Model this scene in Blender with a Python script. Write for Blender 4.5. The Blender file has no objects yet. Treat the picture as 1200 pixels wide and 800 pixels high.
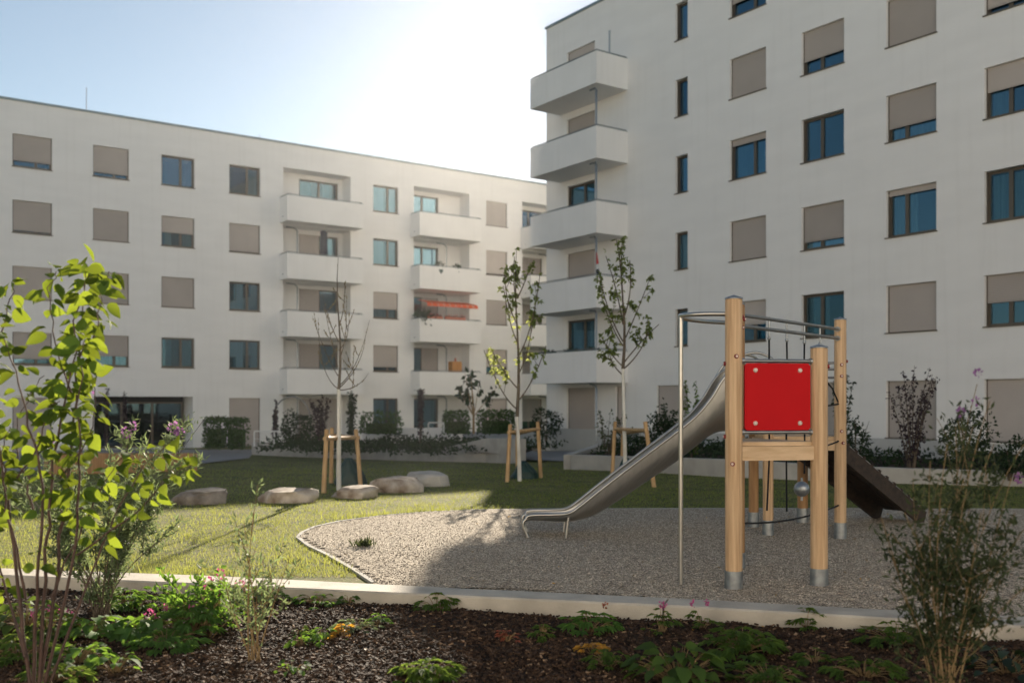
import bpy, math, random
from mathutils import Vector, Matrix, noise
R = math.radians
random.seed(11)
rnd = random.Random(5)
C = bpy.context.scene.collection
F = 1152.0; HY = 470.0; EYE = 1.6          # photograph: focal length and horizon in pixels, eye height in metres
TH = R(35.31)

# ------------------------------------------------------------------ helpers
def sm(t):
    t = max(0.0, min(1.0, t)); return t*t*(3-2*t)
def gz(x, y):
    """height of the lawn: level at the playground, falling gently towards the far house"""
    fall = -0.60*sm((y-15)/27.0)
    return fall*(1-0.72*sm((x-0.10*y+4)/7.0))
def at(px, py, Y):
    return Vector(((px-600)/F*Y, Y, EYE+(HY-py)/F*Y))
def G(px, py, dz=0.0):
    """ground point seen at a pixel of the photograph"""
    Y = 3.0
    u = (px-600)/F; v = (HY-py)/F
    while Y < 80:
        if EYE+v*Y <= gz(u*Y, Y)+dz: break
        Y += 0.02
    return Vector((u*Y, Y, gz(u*Y, Y)+dz))

class MB:
    def __init__(s): s.v=[]; s.f=[]; s.m=[]; s.sm=[]; s.cur=0; s.smooth=False
    def add(s, vs, fs, smooth=None):
        b=len(s.v); s.v.extend([tuple(v) for v in vs])
        for f in fs:
            s.f.append(tuple(i+b for i in f)); s.m.append(s.cur); s.sm.append(s.smooth if smooth is None else smooth)
        return s
    def box(s, x0,x1,y0,y1,z0,z1, bev=0.0):
        if bev<=0:
            vs=[(x0,y0,z0),(x1,y0,z0),(x1,y1,z0),(x0,y1,z0),(x0,y0,z1),(x1,y0,z1),(x1,y1,z1),(x0,y1,z1)]
            return s.add(vs,[(0,3,2,1),(4,5,6,7),(0,1,5,4),(1,2,6,5),(2,3,7,6),(3,0,4,7)],False)
        b=bev
        def ring(i,z): return [(x0+i,y0+b if i==0 else y0+i,z)]
        # chamfer on vertical and top edges
        def oct_(ins,z):
            a0,a1,b0,b1=x0+ins,x1-ins,y0+ins,y1-ins
            return [(a0+b,b0,z),(a1-b,b0,z),(a1,b0+b,z),(a1,b1-b,z),(a1-b,b1,z),(a0+b,b1,z),(a0,b1-b,z),(a0,b0+b,z)]
        rs=[oct_(b,z0),oct_(0,z0+b),oct_(0,z1-b),oct_(b,z1)]
        vs=sum(rs,[]); fs=[tuple(range(7,-1,-1)),tuple(range(24,32))]
        for k in range(3):
            for i in range(8):
                j=(i+1)%8; fs.append((k*8+i,k*8+j,k*8+8+j,k*8+8+i))
        return s.add(vs,fs,False)
    def obox(s, p, q, w, h, up=Vector((0,0,1))):
        """bar of rectangular section from p to q; w across, h along up"""
        p=Vector(p);q=Vector(q); d=(q-p).normalized(); r=d.cross(up).normalized(); u=r.cross(d).normalized()
        vs=[]
        for c in (p,q):
            for a,b in ((-1,-1),(1,-1),(1,1),(-1,1)): vs.append(c+r*a*w/2+u*b*h/2)
        return s.add(vs,[(0,1,2,3),(7,6,5,4),(0,4,5,1),(1,5,6,2),(2,6,7,3),(3,7,4,0)],False)
    def tube(s, pts, rad, n=8, cap=True):
        pts=[Vector(p) for p in pts]; k=len(pts)
        if not hasattr(rad,'__len__'): rad=[rad]*k
        vs=[];fs=[]; prev=None
        for i,p in enumerate(pts):
            d=(pts[min(i+1,k-1)]-pts[max(i-1,0)])
            d=d.normalized() if d.length>1e-9 else Vector((0,0,1))
            if prev is None:
                a=Vector((1,0,0)) if abs(d.x)<.8 else Vector((0,1,0)); r=d.cross(a).normalized()
            else:
                r=(prev-d*prev.dot(d)); r=r.normalized() if r.length>1e-6 else d.orthogonal().normalized()
            prev=r; u=d.cross(r)
            for j in range(n):
                t=2*math.pi*j/n; vs.append(p+(r*math.cos(t)+u*math.sin(t))*rad[i])
        for i in range(k-1):
            for j in range(n):
                j2=(j+1)%n; fs.append((i*n+j,i*n+j2,(i+1)*n+j2,(i+1)*n+j))
        s.add(vs,fs,True)
        if cap:
            s.add(vs[:n],[tuple(range(n-1,-1,-1))],False); s.add(vs[-n:],[tuple(range(n))],False)
        return s
    def ball(s, c, r, nu=12, nv=8, sc=(1,1,1)):
        vs=[];fs=[]
        for i in range(nv+1):
            a=math.pi*i/nv
            for j in range(nu):
                b=2*math.pi*j/nu
                vs.append((c[0]+r*sc[0]*math.sin(a)*math.cos(b),c[1]+r*sc[1]*math.sin(a)*math.sin(b),c[2]+r*sc[2]*math.cos(a)))
        for i in range(nv):
            for j in range(nu):
                j2=(j+1)%nu; fs.append((i*nu+j,(i+1)*nu+j,(i+1)*nu+j2,i*nu+j2))
        return s.add(vs,fs,True)
    def build(s, name, mats, parent=None):
        me=bpy.data.meshes.new(name); me.from_pydata(s.v,[],s.f); me.update()
        if not isinstance(mats,(list,tuple)): mats=[mats]
        for m in mats: me.materials.append(m)
        me.polygons.foreach_set('material_index',s.m)
        me.polygons.foreach_set('use_smooth',s.sm)
        o=bpy.data.objects.new(name,me); C.objects.link(o)
        if parent: o.parent=parent
        return o
def tag(o,label=None,cat=None,group=None,kind=None):
    if label: o['label']=label
    if cat: o['category']=cat
    if group: o['group']=group
    if kind: o['kind']=kind
    return o
def empty(name, loc, rz=0.0, label=None, cat=None, group=None):
    o=bpy.data.objects.new(name,None); C.objects.link(o); o.location=loc; o.rotation_euler=(0,0,rz)
    o.empty_display_size=.2
    return tag(o,label,cat,group)
def move_origin(o, loc):
    loc=Vector(loc); o.data.transform(Matrix.Translation(-loc)); o.location=loc; return o

# ------------------------------------------------------------------ materials
def lin(c): return tuple(c)+(1,)
def mat(name, col, rough=.7, metal=0.0, var=0.0, vscale=4.0, col2=None, bump=0.0, bscale=40.0, stretch=(1,1,1), spec=.5,
        trans=None, detail=4.0, coord='Object', sat=None, island=0.0, aniso=None):
    m=bpy.data.materials.new(name); m.use_nodes=True; nt=m.node_tree; N=nt.nodes; L=nt.links
    b=N['Principled BSDF']; b.inputs['Roughness'].default_value=rough; b.inputs['Metallic'].default_value=metal
    b.inputs['Base Color'].default_value=lin(col); b.inputs['Specular IOR Level'].default_value=spec
    tc=N.new('ShaderNodeTexCoord'); mp=N.new('ShaderNodeMapping'); mp.inputs['Scale'].default_value=stretch
    L.new(tc.outputs[coord],mp.inputs[0])
    colout=None
    if var>0 or col2 or island>0:
        no=N.new('ShaderNodeTexNoise'); no.inputs['Scale'].default_value=vscale; no.inputs['Detail'].default_value=detail
        L.new(mp.outputs[0],no.inputs['Vector'])
        cr=N.new('ShaderNodeValToRGB'); c2=col2 or tuple(c*(1-var) for c in col)
        cr.color_ramp.elements[0].position=.35; cr.color_ramp.elements[1].position=.65
        cr.color_ramp.elements[0].color=lin(c2); cr.color_ramp.elements[1].color=lin(col)
        L.new(no.outputs[0],cr.inputs[0]); colout=cr.outputs[0]
        if island>0:
            ge=N.new('ShaderNodeNewGeometry'); hs=N.new('ShaderNodeHueSaturation')
            mr=N.new('ShaderNodeMapRange'); mr.inputs[3].default_value=1-island; mr.inputs[4].default_value=1+island
            L.new(ge.outputs['Random Per Island'],mr.inputs[0]); L.new(mr.outputs[0],hs.inputs['Value'])
            L.new(colout,hs.inputs['Color']); colout=hs.outputs[0]
        L.new(colout,b.inputs['Base Color'])
    if bump>0:
        nb=N.new('ShaderNodeTexNoise'); nb.inputs['Scale'].default_value=bscale; nb.inputs['Detail'].default_value=6
        L.new(mp.outputs[0],nb.inputs['Vector'])
        bu=N.new('ShaderNodeBump'); bu.inputs['Strength'].default_value=bump; bu.inputs['Distance'].default_value=.02
        L.new(nb.outputs[0],bu.inputs['Height']); L.new(bu.outputs[0],b.inputs['Normal'])
    if trans:
        tr=N.new('ShaderNodeBsdfTranslucent'); mx=N.new('ShaderNodeMixShader'); mx.inputs[0].default_value=trans[1]
        tr.inputs['Color'].default_value=lin(trans[0])
        if island>0:
            h2=N.new('ShaderNodeHueSaturation'); h2.inputs['Color'].default_value=lin(trans[0])
            L.new(mr.outputs[0],h2.inputs['Value']); L.new(h2.outputs[0],tr.inputs['Color'])
        out=N['Material Output']
        L.new(b.outputs[0],mx.inputs[1]); L.new(tr.outputs[0],mx.inputs[2]); L.new(mx.outputs[0],out.inputs[0])
    return m
M={}
M['stucco']=mat('white_plaster',(.84,.82,.79),.9,var=.045,vscale=.5,bump=.22,bscale=9,stretch=(1.0,1.0,4),detail=9)
M['stucco_smooth']=mat('white_smooth_plaster',(.85,.83,.80),.85,var=.05,vscale=.8,bump=.15,bscale=30)
M['plinth']=mat('pale_plinth',(.50,.50,.48),.85,var=.1,vscale=1.5,bump=.2,bscale=20)
M['flash']=mat('zinc_flashing',(.26,.32,.33),.45,.6,var=.15,vscale=2)
M['bronze']=mat('bronze_frame',(.13,.105,.078),.45,.3,var=.1,vscale=3)
M['shutter']=mat('beige_shutter',(.50,.445,.40),.6,var=.07,vscale=1.2)
M['room']=mat('dark_room',(.030,.034,.036),.9,var=.5,vscale=1.5)
M['curtain']=mat('pale_curtain',(.55,.60,.60),.9,var=.35,vscale=5,stretch=(3,3,.1))
M['curtain_dark']=mat('brown_curtain',(.14,.12,.10),.9,var=.3,vscale=5,stretch=(3,3,.1))
M['steel']=mat('brushed_steel',(.50,.48,.44),.33,1.0,var=.15,vscale=6,bump=.04,bscale=30,stretch=(1,12,1))
M['galv']=mat('galvanised_steel',(.40,.42,.43),.42,.9,var=.25,vscale=18)
M['tube']=mat('dull_steel_tube',(.30,.30,.30),.40,.9,var=.15,vscale=8)
M['wood']=mat('larch_wood',(.66,.45,.26),.6,col2=(.47,.29,.15),vscale=4.5,bump=.45,bscale=14,stretch=(9,9,.35),detail=9)
M['wood2']=mat('aged_wood',(.44,.25,.11),.65,col2=(.30,.16,.065),vscale=3.0,bump=.25,bscale=14,stretch=(7,7,.45))
M['woodbeam']=mat('beam_wood',(.66,.47,.29),.6,col2=(.50,.33,.18),vscale=3.0,bump=.2,bscale=14,stretch=(.5,7,7))
M['darkplank']=mat('dark_stained_wood',(.050,.032,.020),.75,col2=(.024,.015,.010),vscale=3,bump=.3,bscale=12,stretch=(.6,6,6))
M['stake']=mat('debarked_pine',(.58,.38,.19),.7,col2=(.42,.25,.11),vscale=4,bump=.3,bscale=20,stretch=(4,4,.6))
M['red']=mat('red_panel',(.52,.005,.009),.6,var=.06,vscale=3,bump=.03,bscale=80,spec=.15)
def per_object(m,amt):
    nt=m.node_tree; b=nt.nodes['Principled BSDF']; oi=nt.nodes.new('ShaderNodeObjectInfo'); hs=nt.nodes.new('ShaderNodeHueSaturation')
    mr=nt.nodes.new('ShaderNodeMapRange'); mr.inputs[3].default_value=1-amt; mr.inputs[4].default_value=1+amt
    nt.links.new(oi.outputs['Random'],mr.inputs[0]); nt.links.new(mr.outputs[0],hs.inputs['Value'])
    src=b.inputs['Base Color'].links[0].from_socket; nt.links.new(src,hs.inputs['Color']); nt.links.new(hs.outputs[0],b.inputs['Base Color'])
def streaks(m):
    nt=m.node_tree; N=nt.nodes; L=nt.links; b=N['Principled BSDF']; src=b.inputs['Base Color'].links[0].from_socket
    tc=N.new('ShaderNodeTexCoord'); mp=N.new('ShaderNodeMapping'); mp.inputs['Scale'].default_value=(3.2,3.2,.16)
    n=N.new('ShaderNodeTexNoise'); n.inputs['Scale'].default_value=1.6; n.inputs['Detail'].default_value=7
    c=N.new('ShaderNodeValToRGB'); c.color_ramp.elements[0].position=.52; c.color_ramp.elements[1].position=.78
    c.color_ramp.elements[0].color=(1,1,1,1); c.color_ramp.elements[1].color=(.84,.83,.81,1)
    mx=N.new('ShaderNodeMixRGB'); mx.blend_type='MULTIPLY'; mx.inputs[0].default_value=.26
    L.new(tc.outputs['Object'],mp.inputs[0]); L.new(mp.outputs[0],n.inputs['Vector']); L.new(n.outputs[0],c.inputs[0])
    L.new(src,mx.inputs[1]); L.new(c.outputs[0],mx.inputs[2]); L.new(mx.outputs[0],b.inputs['Base Color'])
streaks(M['stucco']); streaks(M['stucco_smooth'])
per_object(M['shutter'],.13); per_object(M['curtain'],.3); per_object(M['room'],.6)
M['redcap']=mat('dark_red_cap',(.20,.010,.010),.4,var=.1)
M['boltwhite']=mat('pale_bolt',(.72,.60,.54),.4,.2,var=.1)
M['rope']=mat('black_rope',(.012,.012,.013),.9,var=.3,vscale=60,bump=.5,bscale=200)
M['concrete']=mat('pale_concrete',(.42,.40,.365),.9,var=.22,vscale=2.2,bump=.3,bscale=35,detail=8)
M['kerb']=mat('kerb_concrete',(.54,.49,.41),.85,col2=(.40,.36,.30),vscale=3.5,bump=.35,bscale=60,detail=9)
M['paving']=mat('grey_paving',(.24,.24,.24),.85,var=.15,vscale=1.2,bump=.2,bscale=20)
M['trunkwhite']=mat('white_painted_bark',(.74,.72,.66),.85,col2=(.55,.52,.46),vscale=5,bump=.4,bscale=25,stretch=(1,1,.5))
M['bark']=mat('young_bark',(.15,.115,.08),.85,var=.4,vscale=8,bump=.4,bscale=30)
M['barkred']=mat('reddish_bark',(.10,.055,.040),.7,var=.4,vscale=12,bump=.3,bscale=50)
M['strawstem']=mat('straw_stem',(.30,.20,.09),.8,var=.3,vscale=10)
M['bag']=mat('green_watering_bag',(.012,.045,.035),.5,var=.3,vscale=9,bump=.5,bscale=12)
M['granite']=mat('river_boulder',(.58,.50,.41),.85,col2=(.20,.14,.09),vscale=3.6,bump=1.0,bscale=7,detail=9)
M['granited']=mat('dark_boulder',(.30,.26,.22),.85,col2=(.09,.07,.05),vscale=3.6,bump=1.0,bscale=7,detail=9)
M['graniteg']=mat('grey_boulder',(.52,.49,.44),.85,col2=(.32,.29,.25),vscale=2.2,bump=.7,bscale=9,detail=9)
M['lawnblade']=mat('grass_blade',(.105,.130,.032),.7,col2=(.055,.095,.022),vscale=1.3,trans=((.46,.48,.10),.48),island=.35,spec=.2)
M['bigleaf']=mat('heart_leaf',(.058,.112,.018),.75,col2=(.045,.095,.016),vscale=6,trans=((.31,.38,.030),.36),island=.42,spec=.08,bump=.2,bscale=30)
M['leafgreen']=mat('green_leaf',(.065,.115,.025),.7,col2=(.045,.085,.02),vscale=6,trans=((.24,.34,.05),.42),island=.35,spec=.15)
M['bedleaf']=mat('bed_leaf',(.075,.155,.040),.7,col2=(.05,.11,.03),vscale=6,trans=((.26,.44,.05),.42),island=.35,spec=.15)
M['youngleaf']=mat('young_leaf',(.12,.16,.055),.7,col2=(.07,.11,.035),vscale=6,trans=((.46,.50,.14),.45),island=.35,spec=.15)
M['sagegreen']=mat('sage_leaf',(.15,.185,.11),.6,col2=(.08,.12,.06),vscale=6,trans=((.30,.38,.15),.35),island=.35,spec=.3)
M['darkleaf']=mat('dark_leaf',(.022,.042,.018),.5,col2=(.014,.028,.012),vscale=6,trans=((.06,.10,.02),.25),island=.4,spec=.35)
M['purpleleaf']=mat('purple_leaf',(.030,.020,.028),.5,col2=(.018,.012,.018),vscale=6,trans=((.09,.04,.05),.25),island=.4,spec=.35)
M['hedgeleaf']=mat('hedge_leaf',(.05,.10,.030),.5,col2=(.03,.07,.02),vscale=6,trans=((.12,.22,.04),.3),island=.4,spec=.35)
M['oliveleaf']=mat('olive_leaf',(.048,.062,.028),.6,col2=(.040,.055,.025),vscale=6,trans=((.14,.17,.05),.35),island=.35,spec=.3)
M['pink']=mat('pink_flower',(.50,.09,.24),.6,var=.3,vscale=20,trans=((.7,.15,.35),.4),island=.3)
M['purple']=mat('purple_flower',(.33,.14,.34),.6,var=.3,vscale=20,trans=((.5,.22,.5),.4),island=.3)
M['orangeleaf']=mat('orange_leaf',(.50,.24,.03),.55,col2=(.35,.2,.03),vscale=20,trans=((.8,.45,.05),.45),island=.3)
M['russet']=mat('russet_leaf',(.30,.09,.05),.55,var=.3,vscale=20,trans=((.5,.16,.08),.4),island=.3)
M['bud']=mat('tree_bud',(.24,.19,.10),.7,var=.2,trans=((.4,.32,.15),.3))
M['navy']=mat('navy_fabric',(.012,.018,.035),.85,var=.2)
M['awning']=mat('orange_red_awning',(.85,.13,.04),.8,var=.05,trans=((.8,.15,.05),.3))
M['awningstripe']=mat('pale_awning_stripe',(.80,.22,.12),.8,var=.05,trans=((.8,.5,.35),.3))
M['terracotta']=mat('terracotta',(.50,.16,.10),.8,var=.15)
M['orangewood']=mat('orange_cupboard',(.50,.22,.05),.6,var=.1)
M['teal']=mat('dark_teal_plastic',(.06,.10,.09),.5,var=.1)
M['white']=mat('white_paint',(.70,.70,.68),.5,var=.05)
M['flagred']=mat('flag_red',(.5,.03,.03),.8,var=.1)
M['bark_chip']=mat('bark_chip',(.085,.050,.030),.8,col2=(.025,.014,.009),vscale=15,island=.6,spec=.22,bump=.3,bscale=120)
M['chip_pale']=mat('pale_wood_chip',(.30,.19,.11),.8,var=.3,island=.3)
M['pebble']=mat('gravel_pebble',(.52,.44,.34),.8,col2=(.17,.135,.105),vscale=11,island=.55,spec=.3)
def glass():
    m=bpy.data.materials.new('window_glass'); m.use_nodes=True; N=m.node_tree.nodes; L=m.node_tree.links
    for n in list(N): N.remove(n)
    out=N.new('ShaderNodeOutputMaterial'); t=N.new('ShaderNodeBsdfTransparent'); t.inputs[0].default_value=(.55,.66,.68,1)
    g=N.new('ShaderNodeBsdfGlossy'); g.inputs['Roughness'].default_value=.015; g.inputs['Color'].default_value=(.40,.66,.82,1)
    lw=N.new('ShaderNodeLayerWeight'); lw.inputs[0].default_value=.35
    mr=N.new('ShaderNodeMapRange'); mr.inputs[3].default_value=.13; mr.inputs[4].default_value=.70
    mx=N.new('ShaderNodeMixShader'); L.new(lw.outputs['Fresnel'],mr.inputs[0]); L.new(mr.outputs[0],mx.inputs[0])
    L.new(t.outputs[0],mx.inputs[1]); L.new(g.outputs[0],mx.inputs[2]); L.new(mx.outputs[0],out.inputs[0])
    oi=N.new('ShaderNodeObjectInfo'); m2=N.new('ShaderNodeMapRange'); m2.inputs[3].default_value=.04; m2.inputs[4].default_value=.22; L.new(oi.outputs['Random'],m2.inputs[0]); L.new(m2.outputs[0],mr.inputs[3])
    # slight waviness
    tc=N.new('ShaderNodeTexCoord'); no=N.new('ShaderNodeTexNoise'); no.inputs['Scale'].default_value=1.3
    bu=N.new('ShaderNodeBump'); bu.inputs['Strength'].default_value=.05; L.new(tc.outputs['Object'],no.inputs['Vector'])
    L.new(no.outputs[0],bu.inputs['Height']); L.new(bu.outputs[0],g.inputs['Normal'])
    return m
M['glass']=glass()
def ground_mat(name, c1,c2,c3, s1,s2, rough=.95, vor=None, bump=.6, bscale=60, bdist=.02):
    m=bpy.data.materials.new(name); m.use_nodes=True; nt=m.node_tree; N=nt.nodes; L=nt.links; b=N['Principled BSDF']
    b.inputs['Roughness'].default_value=rough; b.inputs['Specular IOR Level'].default_value=.25
    tc=N.new('ShaderNodeTexCoord')
    n1=N.new('ShaderNodeTexNoise'); n1.inputs['Scale'].default_value=s1; n1.inputs['Detail'].default_value=6
    n2=N.new('ShaderNodeTexNoise'); n2.inputs['Scale'].default_value=s2; n2.inputs['Detail'].default_value=5
    for n in (n1,n2): L.new(tc.outputs['Object'],n.inputs['Vector'])
    r1=N.new('ShaderNodeValToRGB'); r1.color_ramp.elements[0].position=.38; r1.color_ramp.elements[1].position=.62
    r1.color_ramp.elements[0].color=lin(c1); r1.color_ramp.elements[1].color=lin(c2); L.new(n1.outputs[0],r1.inputs[0])
    mx=N.new('ShaderNodeMixRGB'); mx.inputs[2].default_value=lin(c3)
    r2=N.new('ShaderNodeValToRGB'); r2.color_ramp.elements[0].position=.42; r2.color_ramp.elements[1].position=.7
    L.new(n2.outputs[0],r2.inputs[0]); L.new(r2.outputs[0],mx.inputs[0]); L.new(r1.outputs[0],mx.inputs[1])
    col=mx.outputs[0]; h=n2.outputs[0]
    if vor:
        v=N.new('ShaderNodeTexVoronoi'); v.inputs['Scale'].default_value=vor; L.new(tc.outputs['Object'],v.inputs['Vector'])
        sp=N.new('ShaderNodeSeparateColor'); L.new(v.outputs['Color'],sp.inputs[0])
        rv=N.new('ShaderNodeValToRGB'); e=rv.color_ramp.elements
        e[0].position=0; e[0].color=(.11,.09,.07,1); e[1].position=1; e[1].color=(.82,.72,.58,1)
        e2=rv.color_ramp.elements.new(.5); e2.color=(.34,.29,.225,1)
        L.new(sp.outputs[0],rv.inputs[0])
        ml=N.new('ShaderNodeMixRGB'); ml.blend_type='MULTIPLY'; ml.inputs[0].default_value=.35
        L.new(rv.outputs[0],ml.inputs[1]); L.new(col,ml.inputs[2]); col=ml.outputs[0]
        mt=N.new('ShaderNodeMath'); mt.operation='MULTIPLY'; mt.inputs[1].default_value=-1
        L.new(v.outputs['Distance'],mt.inputs[0]); h=mt.outputs[0]
    L.new(col,b.inputs['Base Color'])
    bu=N.new('ShaderNodeBump'); bu.inputs['Strength'].default_value=bump; bu.inputs['Distance'].default_value=bdist
    if vor: L.new(h,bu.inputs['Height'])
    else:
        nb=N.new('ShaderNodeTexNoise'); nb.inputs['Scale'].default_value=bscale; nb.inputs['Detail'].default_value=6
        L.new(tc.outputs['Object'],nb.inputs['Vector']); L.new(nb.outputs[0],bu.inputs['Height'])
    L.new(bu.outputs[0],b.inputs['Normal'])
    return m
M['lawn']=ground_mat('lawn_turf',(.05,.080,.018),(.13,.142,.040),(.20,.165,.07),1.1,9,bump=.8,bscale=45,bdist=.03)
M['gravel']=ground_mat('gravel',(.75,.72,.66),(.95,.92,.88),(.80,.76,.70),.9,3,vor=85,bump=1.0,bdist=.008)
M['soil']=ground_mat('bark_mulch_soil',(.016,.010,.006),(.034,.021,.013),(.05,.031,.02),5,40,bump=1,bscale=70,bdist=.03)
M['earth']=ground_mat('far_ground',(.10,.10,.06),(.14,.13,.08),(.12,.11,.07),.05,1,bump=.3)

# ------------------------------------------------------------------ camera, light, world
sc=bpy.context.scene
cam=bpy.data.cameras.new('camera'); co=bpy.data.objects.new('camera',cam); C.objects.link(co); sc.camera=co
co.location=(0,0,EYE); co.rotation_euler=(R(90),0,0)
cam.sensor_width=36; cam.lens=36*F/1200; cam.shift_y=70/1200; cam.clip_end=2000; cam.clip_start=.05
cam.dof.use_dof=True; cam.dof.focus_distance=9.2; cam.dof.aperture_fstop=1.6
EL=R(19.7); AZ=math.atan(.05)
sdir=Vector((math.sin(AZ)*math.cos(EL),math.cos(AZ)*math.cos(EL),math.sin(EL)))
sun=bpy.data.lights.new('sun','SUN'); sun.energy=5.0; sun.angle=R(.53); sun.color=(1,.87,.70)
so=bpy.data.objects.new('sun',sun); C.objects.link(so); so.rotation_euler=(-sdir).to_track_quat('-Z','Y').to_euler(); so.location=(0,20,30)
w=bpy.data.worlds.new('World'); sc.world=w; w.use_nodes=True; N=w.node_tree.nodes; L=w.node_tree.links
sky=N.new('ShaderNodeTexSky'); sky.sky_type='NISHITA'; sky.sun_disc=False; sky.sun_elevation=EL; sky.sun_rotation=AZ
sky.air_density=1.0; sky.dust_density=0.2; sky.ozone_density=1.2; sky.altitude=400
bg=N['Background']; bg.inputs[1].default_value=.05
hz=N.new('ShaderNodeHueSaturation'); hz.inputs['Saturation'].default_value=.80; hz.inputs['Hue'].default_value=.49
L.new(sky.outputs[0],hz.inputs['Color']); L.new(hz.outputs[0],bg.inputs[0])
vs=sc.view_settings; vs.view_transform='Standard'; vs.look='None'; vs.gamma=1; vs.use_curve_mapping=False; vs.exposure=1.25

# ------------------------------------------------------------------ ground, lawn, gravel, bed
def sheet(name, poly_fn, x0,x1,y0,y1,st,m,dz=0.0,kind='structure',hf=None):
    nx=int((x1-x0)/st); ny=int((y1-y0)/st); mb=MB(); idx={}
    def vid(i,j):
        if (i,j) not in idx:
            x=x0+i*st; y=y0+j*st; idx[(i,j)]=len(mb.v); mb.v.append((x,y,(hf(x,y) if hf else gz(x,y))+dz))
        return idx[(i,j)]
    for i in range(nx):
        for j in range(ny):
            x=x0+(i+.5)*st; y=y0+(j+.5)*st
            if poly_fn is None or poly_fn(x,y):
                mb.f.append((vid(i,j),vid(i+1,j),vid(i+1,j+1),vid(i,j+1))); mb.m.append(0); mb.sm.append(True)
    o=mb.build(name,m); tag(o,kind=kind); return o
def inpoly(x,y,P):
    c=False; n=len(P)
    for i in range(n):
        x1,y1=P[i][0],P[i][1]; x2,y2=P[i-1][0],P[i-1][1]
        if (y1>y)!=(y2>y) and x<(x2-x1)*(y-y1)/(y2-y1)+x1: c=not c
    return c
KZ=.055   # kerb top
# kerb line (front edge, back edge) from pixels
kpx=[(-200,664,655),(0,673,665),(250,684,674),(550,698,689),(800,709.5,700.5),(1000,721,711.5),(1200,733,721.6),(1400,745,732)]
def kp(px,py): 
    Y=F*(EYE-KZ)/(py-HY); return Vector(((px-600)/F*Y,Y,KZ))
KF=[kp(a,b) for a,b,c in kpx]; KB=[kp(a,c) for a,b,c in kpx]
def yline(P,x):
    for a,b in zip(P,P[1:]):
        if a.x<=x<=b.x: return a.y+(b.y-a.y)*(x-a.x)/(b.x-a.x)
    return P[0].y+(x-P[0].x)*((P[1].y-P[0].y)/(P[1].x-P[0].x)) if x<P[0].x else P[-1].y+(x-P[-1].x)*((P[-1].y-P[-2].y)/(P[-1].x-P[-2].x))
# gravel outline from pixels
gpx=[(349,630),(354,624),(370,617),(400,610.5),(450,604),(500,600),(560,597.5),(640,596.5),(800,596),(1000,596),(1250,597)]
edge=[G(a,b) for a,b in gpx]
front=[G(a,b) for a,b in [(438,683),(415,668),(385,651),(362,640)]]
GP=[(e.x,e.y) for e in edge]+[(10.5,14.6),(10.5,4.0)]+[(3.5,7.0),(0,8.3),(front[0].x,yline(KB,front[0].x)-.03)]+[(p.x,p.y) for p in front]
def soilh(x,y):
    n=noise.noise(Vector((x*1.1,y*1.1,0)))*.05+noise.noise(Vector((x*4,y*4,3)))*.022+noise.noise(Vector((x*14,y*14,7)))*.010
    return -.055+n*.8
sheet('ground',None,-400,400,-60,740,20,M['earth'],dz=-.9,hf=lambda x,y:0)
lawn_poly=lambda x,y: y>yline(KB,x)-.10
sheet('lawn',lawn_poly,-34,40,7,62,.5,M['lawn'],dz=-.012)
# fine lawn strip next to the kerb so that the edge is hidden under it
gm=MB(); st=.25
n=len(GP)
# gravel sheet as a fan-free grid with exact outline: clip by ear using blender tessellation
from mathutils.geometry import tessellate_polygon
tri=tessellate_polygon([[Vector((a,b,0)) for a,b in GP]])
gm.add([(a,b,gz(a,b)+.004) for a,b in GP],[tuple(t) for t in tri],False)
gv=gm.build('gravel_bed',M['gravel']); tag(gv,kind='structure')
def gh(x,y):
    v=noise.noise(Vector((x*1.6,y*1.6,5)))*.012+noise.noise(Vector((x*5,y*5,1)))*.009
    return .014+max(-.009,v)
gs=sheet('gravel_surface',lambda x,y: all(inpoly(x+a,y+b,GP) for a,b in ((.07,0),(-.07,0),(0,.07),(0,-.07))),-3,10.4,6.6,15,.07,M['gravel'],hf=lambda x,y: gz(x,y)+gh(x,y))
# thin edging strip between lawn and gravel
def ribbon(name,P,w,h,m,z0=-.05,kind='structure',gaps=()):
    mb=MB(); k=len(P)
    for i in range(k-1):
        a=Vector(P[i][:2]+(0,)) if isinstance(P[i],tuple) else Vector((P[i].x,P[i].y,0)); b=Vector((P[i+1].x,P[i+1].y,0))
        d=(b-a).normalized(); r=Vector((-d.y,d.x,0))*w/2
        za=gz(a.x,a.y);zb=gz(b.x,b.y)
        vs_=[a-r,a+r,b+r,b-r]; zz=[za,za,zb,zb]
        vv=[(v.x,v.y,z+z0) for v,z in zip(vs_,zz)]+[(v.x,v.y,z+h) for v,z in zip(vs_,zz)]
        mb.add(vv,[(4,7,6,5),(0,4,5,1),(3,2,6,7),(0,3,7,4),(1,5,6,2)],False)
    o=mb.build(name,m); tag(o,kind=kind); return o
er=[front[0]]+front[1:]+edge
ribbon('edging_strip',er,.045,.012,M['concrete'])
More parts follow.
